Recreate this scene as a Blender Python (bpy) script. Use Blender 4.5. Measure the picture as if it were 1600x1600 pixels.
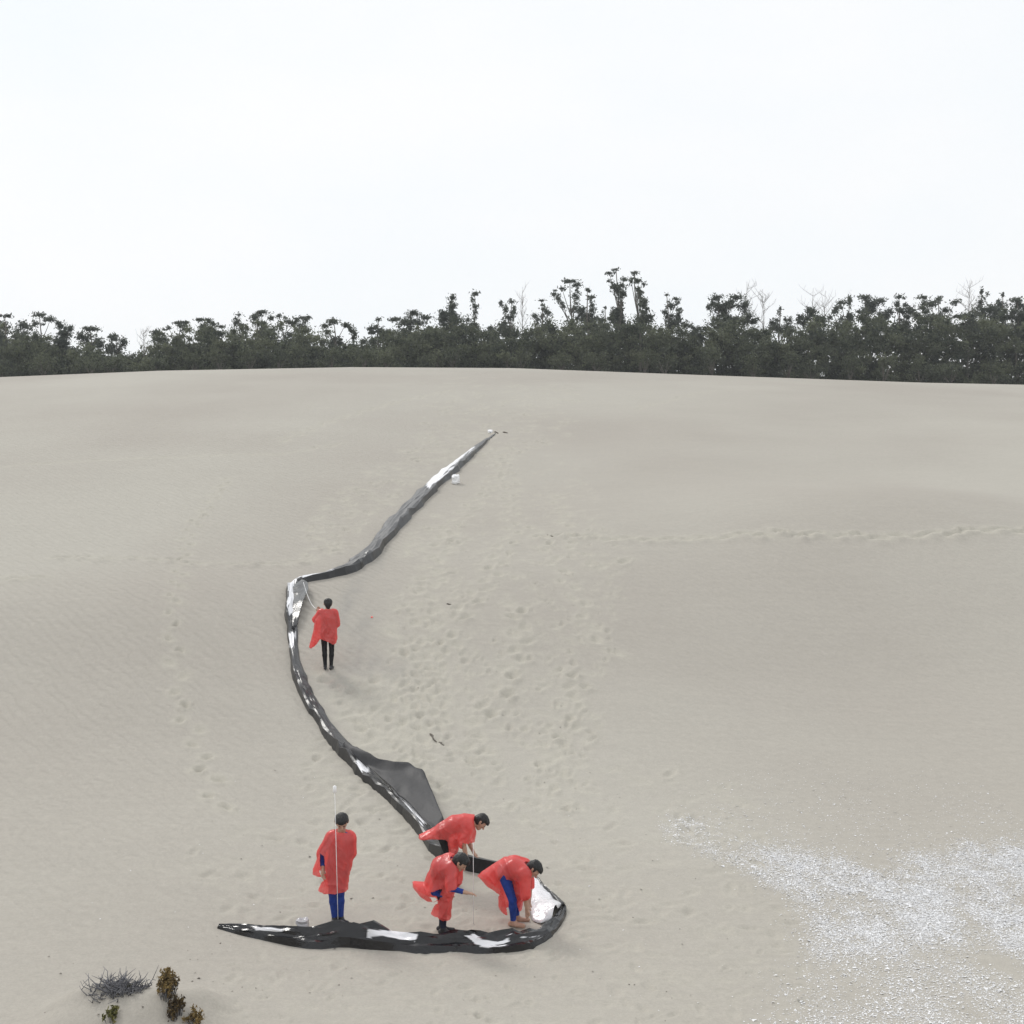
import bpy, math, random
import numpy as np
rng = np.random.default_rng(7)
random.seed(7)
for o in list(bpy.data.objects):
    bpy.data.objects.remove(o)
scn = bpy.context.scene
COL = scn.collection

# ------------------------------------------------------------------ camera
CAMZ = 6.3          # eye height above the dune foot
FPX = 2000.0        # focal length in pixels of the 1600 px photograph
cd = bpy.data.cameras.new('camera')
cam = bpy.data.objects.new('camera', cd)
COL.objects.link(cam)
cam.location = (0, 0, CAMZ)
cam.rotation_euler = (math.pi/2, 0, 0)
cd.sensor_width = 36
cd.lens = 36*FPX/1600
cd.clip_start = 0.1
cd.clip_end = 6000
scn.camera = cam

# ------------------------------------------------------------------ sky
SUN = np.array([-0.42, 0.58, 0.66]); SUN /= np.linalg.norm(SUN)
world = bpy.data.worlds.new('World')
scn.world = world
world.use_nodes = True
nt = world.node_tree
nt.nodes.clear()
wo = nt.nodes.new('ShaderNodeOutputWorld')
skyn = nt.nodes.new('ShaderNodeTexSky')
skyn.sky_type = 'NISHITA'
skyn.sun_disc = False
skyn.sun_elevation = math.asin(SUN[2])
skyn.sun_rotation = math.atan2(SUN[0], SUN[1])
bgA = nt.nodes.new('ShaderNodeBackground'); bgA.inputs[1].default_value = 0.10
nt.links.new(skyn.outputs[0], bgA.inputs[0])
tc = nt.nodes.new('ShaderNodeTexCoord')
mp = nt.nodes.new('ShaderNodeMapping'); mp.inputs['Scale'].default_value = (1, 1, 2.2)
nt.links.new(tc.outputs['Generated'], mp.inputs[0])
nz = nt.nodes.new('ShaderNodeTexNoise')
nz.inputs['Scale'].default_value = 2.2
nz.inputs['Detail'].default_value = 5
nz.inputs['Roughness'].default_value = 0.55
nt.links.new(mp.outputs[0], nz.inputs['Vector'])
cr = nt.nodes.new('ShaderNodeValToRGB')
cr.color_ramp.elements[0].position = 0.32
cr.color_ramp.elements[0].color = (0.915, 0.958, 0.985, 1)
cr.color_ramp.elements[1].position = 0.62
cr.color_ramp.elements[1].color = (0.985, 0.99, 0.995, 1)
nt.links.new(nz.outputs['Fac'], cr.inputs[0])
bgB = nt.nodes.new('ShaderNodeBackground'); bgB.inputs[1].default_value = 1.05
nt.links.new(cr.outputs[0], bgB.inputs[0])
mx = nt.nodes.new('ShaderNodeMixShader'); mx.inputs[0].default_value = 0.95
nt.links.new(bgA.outputs[0], mx.inputs[1])
nt.links.new(bgB.outputs[0], mx.inputs[2])
nt.links.new(mx.outputs[0], wo.inputs[0])

sl = bpy.data.lights.new('sun', 'SUN')
sl.energy = 1.5
sl.angle = math.radians(14)
sl.color = (1.0, 0.97, 0.92)
so = bpy.data.objects.new('sun', sl)
COL.objects.link(so)
from mathutils import Vector
so.rotation_euler = Vector(SUN).to_track_quat('Z', 'Y').to_euler()
so.location = (-20, 10, 40)

vs_ = scn.view_settings
vs_.view_transform = 'Standard'
vs_.look = 'None'
vs_.exposure = 0.0
vs_.gamma = 1.0
vs_.use_curve_mapping = False

# ------------------------------------------------------------------ helpers
def tag(o, label=None, cat=None, group=None, kind=None):
    if label: o['label'] = label
    if cat: o['category'] = cat
    if group: o['group'] = group
    if kind: o['kind'] = kind
    return o

def empty(name, loc, label, cat, group=None):
    o = bpy.data.objects.new(name, None)
    COL.objects.link(o)
    o.location = loc
    o.empty_display_size = 0.2
    return tag(o, label, cat, group)

def mesh_obj(name, V, F, mats, parent=None, smooth=True, matidx=None):
    """V in world space (or in the parent's space when a parent is given)."""
    me = bpy.data.meshes.new(name)
    V = np.asarray(V, np.float32)
    F = np.asarray(F, np.int32)
    k = F.shape[1]
    me.vertices.add(len(V)); me.vertices.foreach_set('co', V.ravel())
    me.loops.add(F.size); me.loops.foreach_set('vertex_index', F.ravel())
    me.polygons.add(len(F))
    me.polygons.foreach_set('loop_start', np.arange(0, F.size, k, dtype=np.int32))
    me.polygons.foreach_set('loop_total', np.full(len(F), k, np.int32))
    for m in (mats if isinstance(mats, (list, tuple)) else [mats]):
        me.materials.append(m)
    if matidx is not None:
        me.polygons.foreach_set('material_index', np.asarray(matidx, np.int32))
    me.polygons.foreach_set('use_smooth', np.full(len(F), smooth))
    me.update(calc_edges=True)
    me.validate()
    o = bpy.data.objects.new(name, me)
    COL.objects.link(o)
    if parent is not None:
        o.parent = parent
    return o

def attr_float(o, name, vals):
    a = o.data.attributes.new(name, 'FLOAT', 'POINT')
    a.data.foreach_set('value', np.asarray(vals, np.float32))

def sstep(a, b, x):
    t = np.clip((x-a)/(b-a), 0, 1)
    return t*t*(3-2*t)

def _hash(ix, iy, iz, seed):
    h = (ix.astype(np.int64)*374761393 + iy.astype(np.int64)*668265263 +
         iz.astype(np.int64)*2147483647 + seed*1274126177) & 0xffffffff
    h = ((h ^ (h >> 13))*1274126177) & 0xffffffff
    h = ((h ^ (h >> 16))*2246822519) & 0xffffffff
    return ((h ^ (h >> 15)) & 0xffff)/65535.0

def vnoise(x, y, z=None, seed=0):
    """value noise in [-1,1]"""
    x = np.asarray(x, float); y = np.asarray(y, float)
    z = np.zeros_like(x) if z is None else np.asarray(z, float)
    x, y, z = np.broadcast_arrays(x, y, z)
    ix, iy, iz = np.floor(x), np.floor(y), np.floor(z)
    fx, fy, fz = x-ix, y-iy, z-iz
    fx = fx*fx*(3-2*fx); fy = fy*fy*(3-2*fy); fz = fz*fz*(3-2*fz)
    r = 0
    for a in (0, 1):
        for b in (0, 1):
            for c in (0, 1):
                w = (fx if a else 1-fx)*(fy if b else 1-fy)*(fz if c else 1-fz)
                r = r + w*_hash(ix+a, iy+b, iz+c, seed)
    return r*2-1

def fbm(x, y, z=None, seed=0, oct=3):
    r = 0; a = 1.0; n = 0
    for i in range(oct):
        s = 2.03**i
        r = r + a*vnoise(x*s, y*s, None if z is None else z*s, seed+i*17)
        n += a; a *= 0.5
    return r/n

def in_poly(px, py, poly):
    px = np.asarray(px); py = np.asarray(py)
    r = np.zeros(px.shape, bool)
    n = len(poly)
    for i in range(n):
        x1, y1 = poly[i]; x2, y2 = poly[(i+1) % n]
        if y1 == y2: continue
        c = ((y1 > py) != (y2 > py)) & (px < (x2-x1)*(py-y1)/(y2-y1)+x1)
        r ^= c
    return r

def poly_sd(X, Z, poly):
    """signed distance (inside negative) to a polygon in the x-z plane"""
    d = np.full(X.shape, 1e4)
    n = len(poly)
    for i in range(n):
        a = np.array(poly[i]); b = np.array(poly[(i+1) % n])
        e = b-a; L = e@e+1e-12
        t = np.clip(((X-a[0])*e[0]+(Z-a[1])*e[1])/L, 0, 1)
        d = np.minimum(d, np.hypot(X-a[0]-t*e[0], Z-a[1]-t*e[1]))
    return np.where(in_poly(X, Z, poly), -d, d)

# ------------------------------------------------------------------ materials
def new_mat(name):
    m = bpy.data.materials.new(name)
    m.use_nodes = True
    return m, m.node_tree, m.node_tree.nodes['Principled BSDF']

def noisy_mat(name, c1, c2, scale=8, rough=0.7, spec=0.3, bump=0.0, bscale=40, detail=4, attr=None):
    m, t, b = new_mat(name)
    tc = t.nodes.new('ShaderNodeTexCoord')
    if attr:
        n = t.nodes.new('ShaderNodeAttribute'); n.attribute_name = attr; src = n.outputs['Fac']
    else:
        n = t.nodes.new('ShaderNodeTexNoise')
        n.inputs['Scale'].default_value = scale; n.inputs['Detail'].default_value = detail
        t.links.new(tc.outputs['Object'], n.inputs['Vector']); src = n.outputs['Fac']
    r = t.nodes.new('ShaderNodeValToRGB')
    r.color_ramp.elements[0].color = (*c1, 1); r.color_ramp.elements[1].color = (*c2, 1)
    if not attr:
        r.color_ramp.elements[0].position = 0.3; r.color_ramp.elements[1].position = 0.7
    t.links.new(src, r.inputs[0])
    t.links.new(r.outputs[0], b.inputs['Base Color'])
    b.inputs['Roughness'].default_value = rough
    b.inputs['Specular IOR Level'].default_value = spec
    if bump:
        n2 = t.nodes.new('ShaderNodeTexNoise')
        n2.inputs['Scale'].default_value = bscale; n2.inputs['Detail'].default_value = 3
        t.links.new(tc.outputs['Object'], n2.inputs['Vector'])
        bp = t.nodes.new('ShaderNodeBump'); bp.inputs['Strength'].default_value = bump
        bp.inputs['Distance'].default_value = 0.01
        t.links.new(n2.outputs['Fac'], bp.inputs['Height'])
        t.links.new(bp.outputs[0], b.inputs['Normal'])
    return m

def make_sand():
    m, t, b = new_mat('dune_sand')
    L = t.links.new
    tc = t.nodes.new('ShaderNodeTexCoord')
    def attr(n):
        a = t.nodes.new('ShaderNodeAttribute'); a.attribute_name = n; return a.outputs['Fac']
    def noise(scale, detail=4, vec=None, rough=0.5):
        n = t.nodes.new('ShaderNodeTexNoise'); n.inputs['Scale'].default_value = scale
        n.inputs['Detail'].default_value = detail; n.inputs['Roughness'].default_value = rough
        L(vec or tc.outputs['Object'], n.inputs['Vector']); return n.outputs['Fac']
    def mixc(f, a, bb, mode='MIX'):
        n = t.nodes.new('ShaderNodeMix'); n.data_type = 'RGBA'; n.blend_type = mode
        for sock, v in ((n.inputs['Factor'], f), (n.inputs['A'], a), (n.inputs['B'], bb)):
            if isinstance(v, (tuple, float, int)): sock.default_value = v
            else: L(v, sock)
        return n.outputs['Result']
    def math_(op, a, bb=0.0, cl=False):
        n = t.nodes.new('ShaderNodeMath'); n.operation = op; n.use_clamp = cl
        for i, v in enumerate((a, bb)):
            if isinstance(v, (float, int)): n.inputs[i].default_value = v
            else: L(v, n.inputs[i])
        return n.outputs[0]
    def ramp(f, p0, p1, c0, c1):
        n = t.nodes.new('ShaderNodeValToRGB')
        n.color_ramp.elements[0].position = p0; n.color_ramp.elements[1].position = p1
        n.color_ramp.elements[0].color = c0; n.color_ramp.elements[1].color = c1
        L(f, n.inputs[0]); return n.outputs[0]
    big = noise(0.06, 3)
    base = ramp(big, 0.35, 0.65, (0.404, 0.374, 0.332, 1), (0.452, 0.428, 0.379, 1))
    base = mixc(math_('MULTIPLY', attr('disturbed'), 0.85, True), base, (0.490, 0.466, 0.398, 1))
    base = mixc(math_('MULTIPLY', attr('dark_sand'), 0.8, True), base, (0.31, 0.297, 0.277, 1))
    # grains and small flecks of the sand itself
    g1 = noise(26, 3, None, 0.6)
    base = mixc(0.20, base, ramp(g1, 0.3, 0.7, (0.62, 0.62, 0.62, 1), (1.25, 1.25, 1.25, 1)), 'MULTIPLY')
    g2 = noise(7.0, 4)
    base = mixc(0.14, base, ramp(g2, 0.3, 0.7, (0.7, 0.7, 0.7, 1), (1.2, 1.2, 1.2, 1)), 'MULTIPLY')
    st = t.nodes.new('ShaderNodeMapping'); st.inputs['Scale'].default_value = (0.6, 4.0, 1)
    L(tc.outputs['Object'], st.inputs[0])
    streak = noise(1.3, 4, st.outputs[0])
    base = mixc(0.10, base, ramp(streak, 0.3, 0.7, (0.75, 0.75, 0.76, 1), (1.15, 1.15, 1.13, 1)), 'MULTIPLY')
    base = mixc(math_('MULTIPLY', attr('shell'), 0.5, True), base, (0.70, 0.70, 0.72, 1))
    base = mixc(attr('litter'), base, (0.055, 0.045, 0.032, 1))
    L(base, b.inputs['Base Color'])
    b.inputs['Roughness'].default_value = 0.95
    b.inputs['Specular IOR Level'].default_value = 0.1
    # wind ripples and grain relief
    wv = t.nodes.new('ShaderNodeTexWave'); wv.wave_type = 'BANDS'; wv.bands_direction = 'DIAGONAL'
    wv.inputs['Scale'].default_value = 2.0; wv.inputs['Distortion'].default_value = 5.0
    wv.inputs['Detail'].default_value = 2; wv.inputs['Detail Scale'].default_value = 0.9
    mp = t.nodes.new('ShaderNodeMapping'); mp.inputs['Scale'].default_value = (1.0, 0.8, 0.0)
    L(tc.outputs['Object'], mp.inputs[0]); L(mp.outputs[0], wv.inputs['Vector'])
    hgt = math_('MULTIPLY', wv.outputs['Fac'], math_('MULTIPLY', attr('ripple'), 0.022))
    hgt = math_('ADD', hgt, math_('MULTIPLY', noise(34, 4, None, 0.65), 0.008))
    hgt = math_('ADD', hgt, math_('MULTIPLY', math_('MULTIPLY', noise(5.5, 4), 0.03), attr('disturbed')))
    bp = t.nodes.new('ShaderNodeBump'); bp.inputs['Strength'].default_value = 0.8
    bp.inputs['Distance'].default_value = 1.0
    L(hgt, bp.inputs['Height']); L(bp.outputs[0], b.inputs['Normal'])
    return m

M = {}
M['sand'] = make_sand()
M['leaf'] = noisy_mat('eucalyptus_leaf', (0.055, 0.068, 0.055), (0.140, 0.156, 0.122), attr='tone', rough=0.65, spec=0.2)
M['thicket'] = noisy_mat('thicket_leaf', (0.050, 0.062, 0.045), (0.165, 0.180, 0.112), attr='tone', rough=0.7, spec=0.2)
for _k in ('leaf', 'thicket'):
    _t = M[_k].node_tree; _b = _t.nodes['Principled BSDF']
    _tr = _t.nodes.new('ShaderNodeBsdfTranslucent'); _mx = _t.nodes.new('ShaderNodeMixShader'); _mx.inputs[0].default_value = 0.35
    _t.links.new(_b.inputs['Base Color'].links[0].from_socket, _tr.inputs[0])
    _t.links.new(_b.outputs[0], _mx.inputs[1]); _t.links.new(_tr.outputs[0], _mx.inputs[2])
    _t.links.new(_mx.outputs[0], _t.nodes['Material Output'].inputs['Surface'])
M['bark'] = noisy_mat('pale_bark', (0.10, 0.088, 0.075), (0.22, 0.20, 0.18), 3, 0.9, 0.1)
M['deadwood'] = noisy_mat('bleached_wood', (0.28, 0.26, 0.25), (0.42, 0.40, 0.39), 3, 0.9, 0.1)

def plastic(name, col, rough, bumpd, spec=0.5):
    m, t, b = new_mat(name)
    tc = t.nodes.new('ShaderNodeTexCoord')
    n = t.nodes.new('ShaderNodeTexNoise'); n.inputs['Scale'].default_value = 7; n.inputs['Detail'].default_value = 4
    t.links.new(tc.outputs['Object'], n.inputs['Vector'])
    r = t.nodes.new('ShaderNodeValToRGB')
    r.color_ramp.elements[0].color = (*[c*0.8 for c in col], 1); r.color_ramp.elements[1].color = (*[min(1, c*1.15) for c in col], 1)
    t.links.new(n.outputs['Fac'], r.inputs[0]); t.links.new(r.outputs[0], b.inputs['Base Color'])
    b.inputs['Roughness'].default_value = rough
    b.inputs['Specular IOR Level'].default_value = spec
    if bumpd:
        bp = t.nodes.new('ShaderNodeBump'); bp.inputs['Strength'].default_value = 0.7; bp.inputs['Distance'].default_value = bumpd
        n2 = t.nodes.new('ShaderNodeTexNoise'); n2.inputs['Scale'].default_value = 11; n2.inputs['Detail'].default_value = 2
        t.links.new(tc.outputs['Object'], n2.inputs['Vector'])
        t.links.new(n2.outputs['Fac'], bp.inputs['Height']); t.links.new(bp.outputs[0], b.inputs['Normal'])
    return m

M['black_film'] = plastic('black_polythene', (0.007, 0.007, 0.008), 0.20, 0.008, 0.42)
def two_tone():
    m = plastic('two_sided_polythene', (0.008, 0.008, 0.010), 0.16, 0.006, 0.5)
    t = m.node_tree; b = t.nodes['Principled BSDF']
    src = b.inputs['Base Color'].links[0].from_socket
    a = t.nodes.new('ShaderNodeAttribute'); a.attribute_name = 'lining'  # mask of the white lining and of the painted highlights
    mp = t.nodes.new('ShaderNodeMapRange'); mp.inputs['From Min'].default_value = 0.35; mp.inputs['From Max'].default_value = 0.80
    t.links.new(a.outputs['Fac'], mp.inputs['Value'])
    n = t.nodes.new('ShaderNodeMix'); n.data_type = 'RGBA'; n.inputs['B'].default_value = (0.82, 0.82, 0.85, 1)
    t.links.new(mp.outputs[0], n.inputs['Factor']); t.links.new(src, n.inputs['A'])
    t.links.new(n.outputs['Result'], b.inputs['Base Color'])
    return m
M['two_tone'] = two_tone()
M['two_tone_dusty'] = two_tone()
M['two_tone_dusty'].name = 'two_sided_polythene_dusty'
M['two_tone_dusty'].node_tree.nodes['Principled BSDF'].inputs['Roughness'].default_value = 0.36
M['grey_film'] = plastic('dusty_polythene', (0.026, 0.026, 0.029), 0.60, 0.006, 0.32)
M['white_film'] = plastic('white_polythene', (0.80, 0.80, 0.83), 0.22, 0.03, 0.7)
M['white'] = plastic('white_plastic', (0.86, 0.86, 0.87), 0.45, 0.0)

def make_poncho():
    m, t, b = new_mat('red_poncho_film')
    L = t.links.new
    tc = t.nodes.new('ShaderNodeTexCoord')
    n = t.nodes.new('ShaderNodeTexNoise'); n.inputs['Scale'].default_value = 9; n.inputs['Detail'].default_value = 4
    L(tc.outputs['Object'], n.inputs['Vector'])
    r = t.nodes.new('ShaderNodeValToRGB')
    r.color_ramp.elements[0].position = 0.3; r.color_ramp.elements[1].position = 0.72
    r.color_ramp.elements[0].color = (0.94, 0.115, 0.105, 1); r.color_ramp.elements[1].color = (0.96, 0.165, 0.155, 1)
    L(n.outputs['Fac'], r.inputs[0]); L(r.outputs[0], b.inputs['Base Color'])
    b.inputs['Roughness'].default_value = 0.28
    b.inputs['Specular IOR Level'].default_value = 0.55
    bp = t.nodes.new('ShaderNodeBump'); bp.inputs['Strength'].default_value = 0.7; bp.inputs['Distance'].default_value = 0.014
    n2 = t.nodes.new('ShaderNodeTexNoise'); n2.inputs['Scale'].default_value = 12; n2.inputs['Detail'].default_value = 3
    L(tc.outputs['Object'], n2.inputs['Vector']); L(n2.outputs['Fac'], bp.inputs['Height']); L(bp.outputs[0], b.inputs['Normal'])
    tr = t.nodes.new('ShaderNodeBsdfTranslucent'); L(r.outputs[0], tr.inputs[0])
    tp = t.nodes.new('ShaderNodeBsdfTransparent'); tp.inputs[0].default_value = (1.0, 0.34, 0.34, 1)
    m1 = t.nodes.new('ShaderNodeMixShader'); m1.inputs[0].default_value = 0.30
    L(b.outputs[0], m1.inputs[1]); L(tr.outputs[0], m1.inputs[2])
    m2 = t.nodes.new('ShaderNodeMixShader'); m2.inputs[0].default_value = 0.28
    L(m1.outputs[0], m2.inputs[1]); L(tp.outputs[0], m2.inputs[2])
    L(m2.outputs[0], t.nodes['Material Output'].inputs['Surface'])
    return m
M['poncho'] = make_poncho()
M['skin'] = noisy_mat('skin', (0.40, 0.24, 0.17), (0.50, 0.31, 0.23), 20, 0.55, 0.4)
M['hair'] = noisy_mat('black_hair', (0.006, 0.006, 0.007), (0.018, 0.017, 0.017), 60, 0.5, 0.4, 0.5, 90)
M['blue'] = noisy_mat('blue_cloth', (0.012, 0.035, 0.20), (0.022, 0.058, 0.30), 14, 0.75, 0.2, 0.4, 30)
M['navy'] = noisy_mat('navy_cloth', (0.010, 0.014, 0.030), (0.018, 0.022, 0.045), 14, 0.8, 0.2, 0.4, 30)
M['black'] = noisy_mat('black_cloth', (0.008, 0.008, 0.009), (0.018, 0.018, 0.020), 14, 0.8, 0.2, 0.4, 30)
M['shoe'] = noisy_mat('dark_shoe', (0.012, 0.012, 0.015), (0.03, 0.03, 0.035), 14, 0.5, 0.4)
M['shirt'] = noisy_mat('dark_red_shirt', (0.16, 0.03, 0.035), (0.22, 0.05, 0.05), 14, 0.8, 0.2)

# ------------------------------------------------------------------ dune
KY = [-60, -10, 0, 2, 4, 8, 11, 14, 16, 18.5, 20, 22, 25, 28, 31.8, 35, 40, 50, 65, 85, 105, 112, 120, 135, 200, 2000]
KZ = [-2.4, -1.7, -1.62, -1.8, -2.8, -5.0, -6.05, -6.3, -6.35, -6.28, -6.12, -5.88, -5.55, -5.0, -3.9, -2.72, -1.3, 0.95, 4.05, 8.32,
      11.93, 12.43, 12.73, 12.88, 12.8, 8]
_Yd = np.arange(-60, 400, 0.1)
_Zd = np.interp(_Yd, KY, KZ)
def _smooth(z, sig):
    k = np.exp(-0.5*(np.arange(-int(3*sig/0.1), int(3*sig/0.1)+1)*0.1/sig)**2); k /= k.sum()
    return np.convolve(np.pad(z, len(k)//2, mode='edge'), k, 'valid')
_Za, _Zb = _smooth(_Zd, 0.7), _smooth(_Zd, 3.0)
_w = sstep(24, 50, _Yd)
_Zd = _Za*(1-_w)+_Zb*_w
CX = (np.array([-900, -300, 0, 250, 550, 800, 1100, 1450, 1600, 1900, 2500])-800)*105/FPX
CYo = np.array([640, 605, 588, 578, 572.5, 574, 585, 597, 600, 607, 640])
def h_base(x, y):
    x = np.asarray(x, float); y = np.asarray(y, float)
    z = np.where(y < 399, np.interp(y, _Yd, _Zd), np.interp(y, KY, KZ))
    lat = -(np.interp(x, CX, CYo)-574)/FPX*105
    lat = lat + 0.0
    z = z+lat*sstep(45, 100, y)
    # broad undulations of the wind-blown face
    a = sstep(24, 38, y)*(1-sstep(85, 104, y))
    z = z+0.22*a*vnoise(x*0.09+3.1, y*0.05+1.7, seed=5)
    z = z+0.05*sstep(14, 20, y)*(1-sstep(85, 104, y))*vnoise(x*0.33, y*0.22, seed=9)
    # gentle roll to the left of the strip
    z = z+0.35*np.exp(-((x+10)/6.0)**2-((y-35)/4.0)**2)
    # hollow on the right-hand face under a rounded shoulder
    z = z+0.75*np.exp(-((x-13)/9.0)**2-((y-45)/5.0)**2)-0.55*np.exp(-((x-12)/8.0)**2-((y-33.5)/4.5)**2)
    # small hummock with plants at the lower left
    z = z+0.60*np.exp(-((x+4.75)/1.0)**4-(np.abs(y-16.0)/0.62)**2.5)*(0.8+0.3*vnoise(x*2.1, y*2.1, seed=44))
    return z+CAMZ

def hit(px, py, hf=None):
    """where the line of sight of a photograph pixel meets the dune"""
    hf = hf or h_base
    px = np.atleast_1d(np.asarray(px, float)); py = np.atleast_1d(np.asarray(py, float))
    Y = np.full(px.shape, 12.0); done = np.zeros(px.shape, bool)
    out = np.full(px.shape, 104.0)
    dx = (px-800)/FPX; dz = (800-py)/FPX
    prev = np.full(px.shape, 1.0)
    y = 9.0
    while y < 112:
        d = CAMZ+dz*y-hf(dx*y, np.full(px.shape, y))
        c = (~done) & (d <= 0)
        if c.any():
            step = max(0.1, y*0.006)
            f = prev/(prev-d+1e-9)
            out = np.where(c, (y-step)+f*step, out); done |= c
        prev = d
        y += max(0.1, y*0.006)
    return dx*out, out

# grid of the sand sheet
rows = np.concatenate([np.linspace(-60, -4, 12, endpoint=False), np.linspace(-4, 11, 40, endpoint=False),
                       np.exp(np.linspace(math.log(11), math.log(112), 780)),
                       112*np.exp(np.linspace(0, math.log(2000/112), 50))[1:]])
uh = np.concatenate([np.linspace(0, 0.46, 390), 0.46+np.cumsum(0.0014*1.12**np.arange(62))])
us = np.concatenate([-uh[:0:-1], uh])
wrow = np.sqrt(np.maximum(rows, 0)**2+60)
GX = us[None, :]*wrow[:, None]
GY = np.repeat(rows[:, None], len(us), 1)
GZ = h_base(GX, GY)
DIS = np.zeros_like(GZ); DARK_SAND = np.zeros_like(GZ); DZ = np.zeros_like(GZ)

def window(x, y, r):
    i0 = np.searchsorted(rows, y-r); i1 = np.searchsorted(rows, y+r)
    w = math.sqrt(max(y, 0)**2+60)
    j0 = np.searchsorted(us, (x-r)/w-0.004); j1 = np.searchsorted(us, (x+r)/w+0.004)
    return slice(max(i0-1, 0), i1+1), slice(max(j0-1, 0), j1+1)

def stamp(x, y, ang, ln=0.30, wd=0.13, depth=0.045, rim=0.6, dis=0.7, slump=0.0):
    v = math.exp(rng.normal(-0.1, 0.28)); depth *= 0.88*v; slump *= 0.7*v; ln *= 0.86*rng.uniform(0.8, 1.2); wd *= 0.80*rng.uniform(0.8, 1.2); rim *= rng.uniform(0.2, 1.1)
    r = ln*2.6
    sl = window(x, y, r)
    X = GX[sl]-x; Y = GY[sl]-y
    c, s = math.cos(ang), math.sin(ang)
    a = (X*c+Y*s)/ln; b = (-X*s+Y*c)/wd
    q = a*a+b*b
    DZ[sl] += -depth*np.exp(-q*1.6)+rim*depth*np.exp(-((np.sqrt(q)-1.25)/0.38)**2)*(0.6+0.4*np.sin(3*np.arctan2(b, a)+x*7))
    if slump:
        # sand pushed downhill, toward the camera
        q2 = (X/(wd*1.6))**2+((Y+ln*0.9)/(ln*0.8))**2
        DZ[sl] += slump*np.exp(-q2*1.4)
    if dis:
        DIS[sl] = np.maximum(DIS[sl], dis*np.exp(-q*0.32))

def trail(pts, step=0.62, side=0.14, **kw):
    xs, ys = hit([p[0] for p in pts], [p[1] for p in pts])
    P = np.stack([xs, ys], 1)
    seg = np.linalg.norm(np.diff(P, axis=0), axis=1)
    cs = np.concatenate([[0], np.cumsum(seg)])
    n = max(2, int(cs[-1]/step))
    k = 0
    for t in (np.arange(n)+0.5)/n*cs[-1]:
        t += rng.normal(0, step*0.12)
        x = np.interp(t, cs, P[:, 0]); y = np.interp(t, cs, P[:, 1])
        x2 = np.interp(t+0.3, cs, P[:, 0]); y2 = np.interp(t+0.3, cs, P[:, 1])
        a = math.atan2(y2-y, x2-x)
        o = side*(1 if k % 2 else -1)+rng.normal(0, 0.04)
        stamp(x-math.sin(a)*o, y+math.cos(a)*o, a+rng.normal(0, 0.25), **kw)
        k += 1

def scatter(poly, n, sz=(0.22, 0.34), dep=(0.02, 0.06), dis=0.7, ang=None, slump=0.0):
    xs = [p[0] for p in poly]; ys = [p[1] for p in poly]
    px = rng.uniform(min(xs), max(xs), n*3); py = rng.uniform(min(ys), max(ys), n*3)
    k = in_poly(px, py, poly)
    px, py = px[k][:n], py[k][:n]
    gx, gy = hit(px, py)
    for x, y in zip(gx, gy):
        a = rng.uniform(0, math.pi) if ang is None else rng.normal(ang, 0.45)
        l = rng.uniform(*sz)
        stamp(x, y, a, l, l*rng.uniform(0.42, 0.6), rng.uniform(*dep), dis=dis*rng.uniform(0.5, 1.1), slump=slump*rng.uniform(0.3, 1))

UP = math.pi/2
# the single trails
trail([(360, 745), (325, 790), (298, 830), (288, 865), (272, 935), (268, 975), (272, 1030), (280, 1065), (283, 1110),
       (296, 1135), (311, 1160), (314, 1190), (331, 1230), (346, 1272)], 0.70, 0.12, ln=0.22, wd=0.13, depth=0.12, slump=0.05, dis=0.7)
trail([(-60, 908), (0, 904), (75, 903)], 0.6, 0.1, ln=0.38, wd=0.17, depth=0.16, slump=0.12, dis=0.5)
trail([(85, 870), (160, 872), (245, 874), (310, 880), (400, 881), (490, 879)], 0.65, 0.08, ln=0.38, wd=0.17, depth=0.16, slump=0.12, dis=0.5)
trail([(830, 838), (900, 838), (960, 842), (1050, 843), (1150, 836), (1250, 834), (1350, 838), (1450, 836), (1600, 829), (1680, 827)],
      0.60, 0.10, ln=0.38, wd=0.19, depth=0.17, slump=0.12, dis=0.85)
trail([(0, 729), (120, 721), (220, 716), (330, 712), (440, 709), (540, 693)], 0.7, 0.1, ln=0.4, wd=0.18, depth=0.06, dis=0.45)
trail([(440, 690), (510, 660), (560, 645), (620, 628), (700, 610)], 0.8, 0.12, ln=0.4, wd=0.2, depth=0.06, dis=0.5)
trail([(990, 640), (1060, 622), (1120, 610), (1200, 607)], 0.9, 0.12, ln=0.4, wd=0.2, depth=0.05, dis=0.4)
for dxp in (0, 26, 52):
    trail([(640+dxp, 1000), (650+dxp*0.8, 1060), (655+dxp*0.7, 1140)], 0.42, 0.06, ln=0.24, wd=0.13, depth=0.055, slump=0.03)
trail([(800, 940), (820, 1000), (790, 1060), (760, 1110), (735, 1160), (760, 1200)], 0.5, 0.16, ln=0.3, wd=0.2, depth=0.08, slump=0.05)
trail([(870, 770), (890, 850), (940, 890), (980, 870)], 0.8, 0.15, ln=0.3, wd=0.18, depth=0.06, slump=0.03)
trail([(880, 1040), (895, 1080), (880, 1120), (862, 1160), (858, 1200), (880, 1240)], 0.5, 0.16, ln=0.24, wd=0.15, depth=0.065, slump=0.04)
trail([(905, 1050), (905, 1090), (890, 1130), (868, 1180), (870, 1215)], 0.55, 0.12, ln=0.24, wd=0.15, depth=0.06, slump=0.04)
trail([(830, 820), (880, 900), (930, 990), (960, 1030)], 0.7, 0.14, ln=0.28, wd=0.17, depth=0.06, slump=0.03)
trail([(770, 700), (800, 760), (800, 830), (770, 900), (720, 960), (690, 1000)], 0.6, 0.2, ln=0.3, wd=0.18, depth=0.07, slump=0.04)
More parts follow.
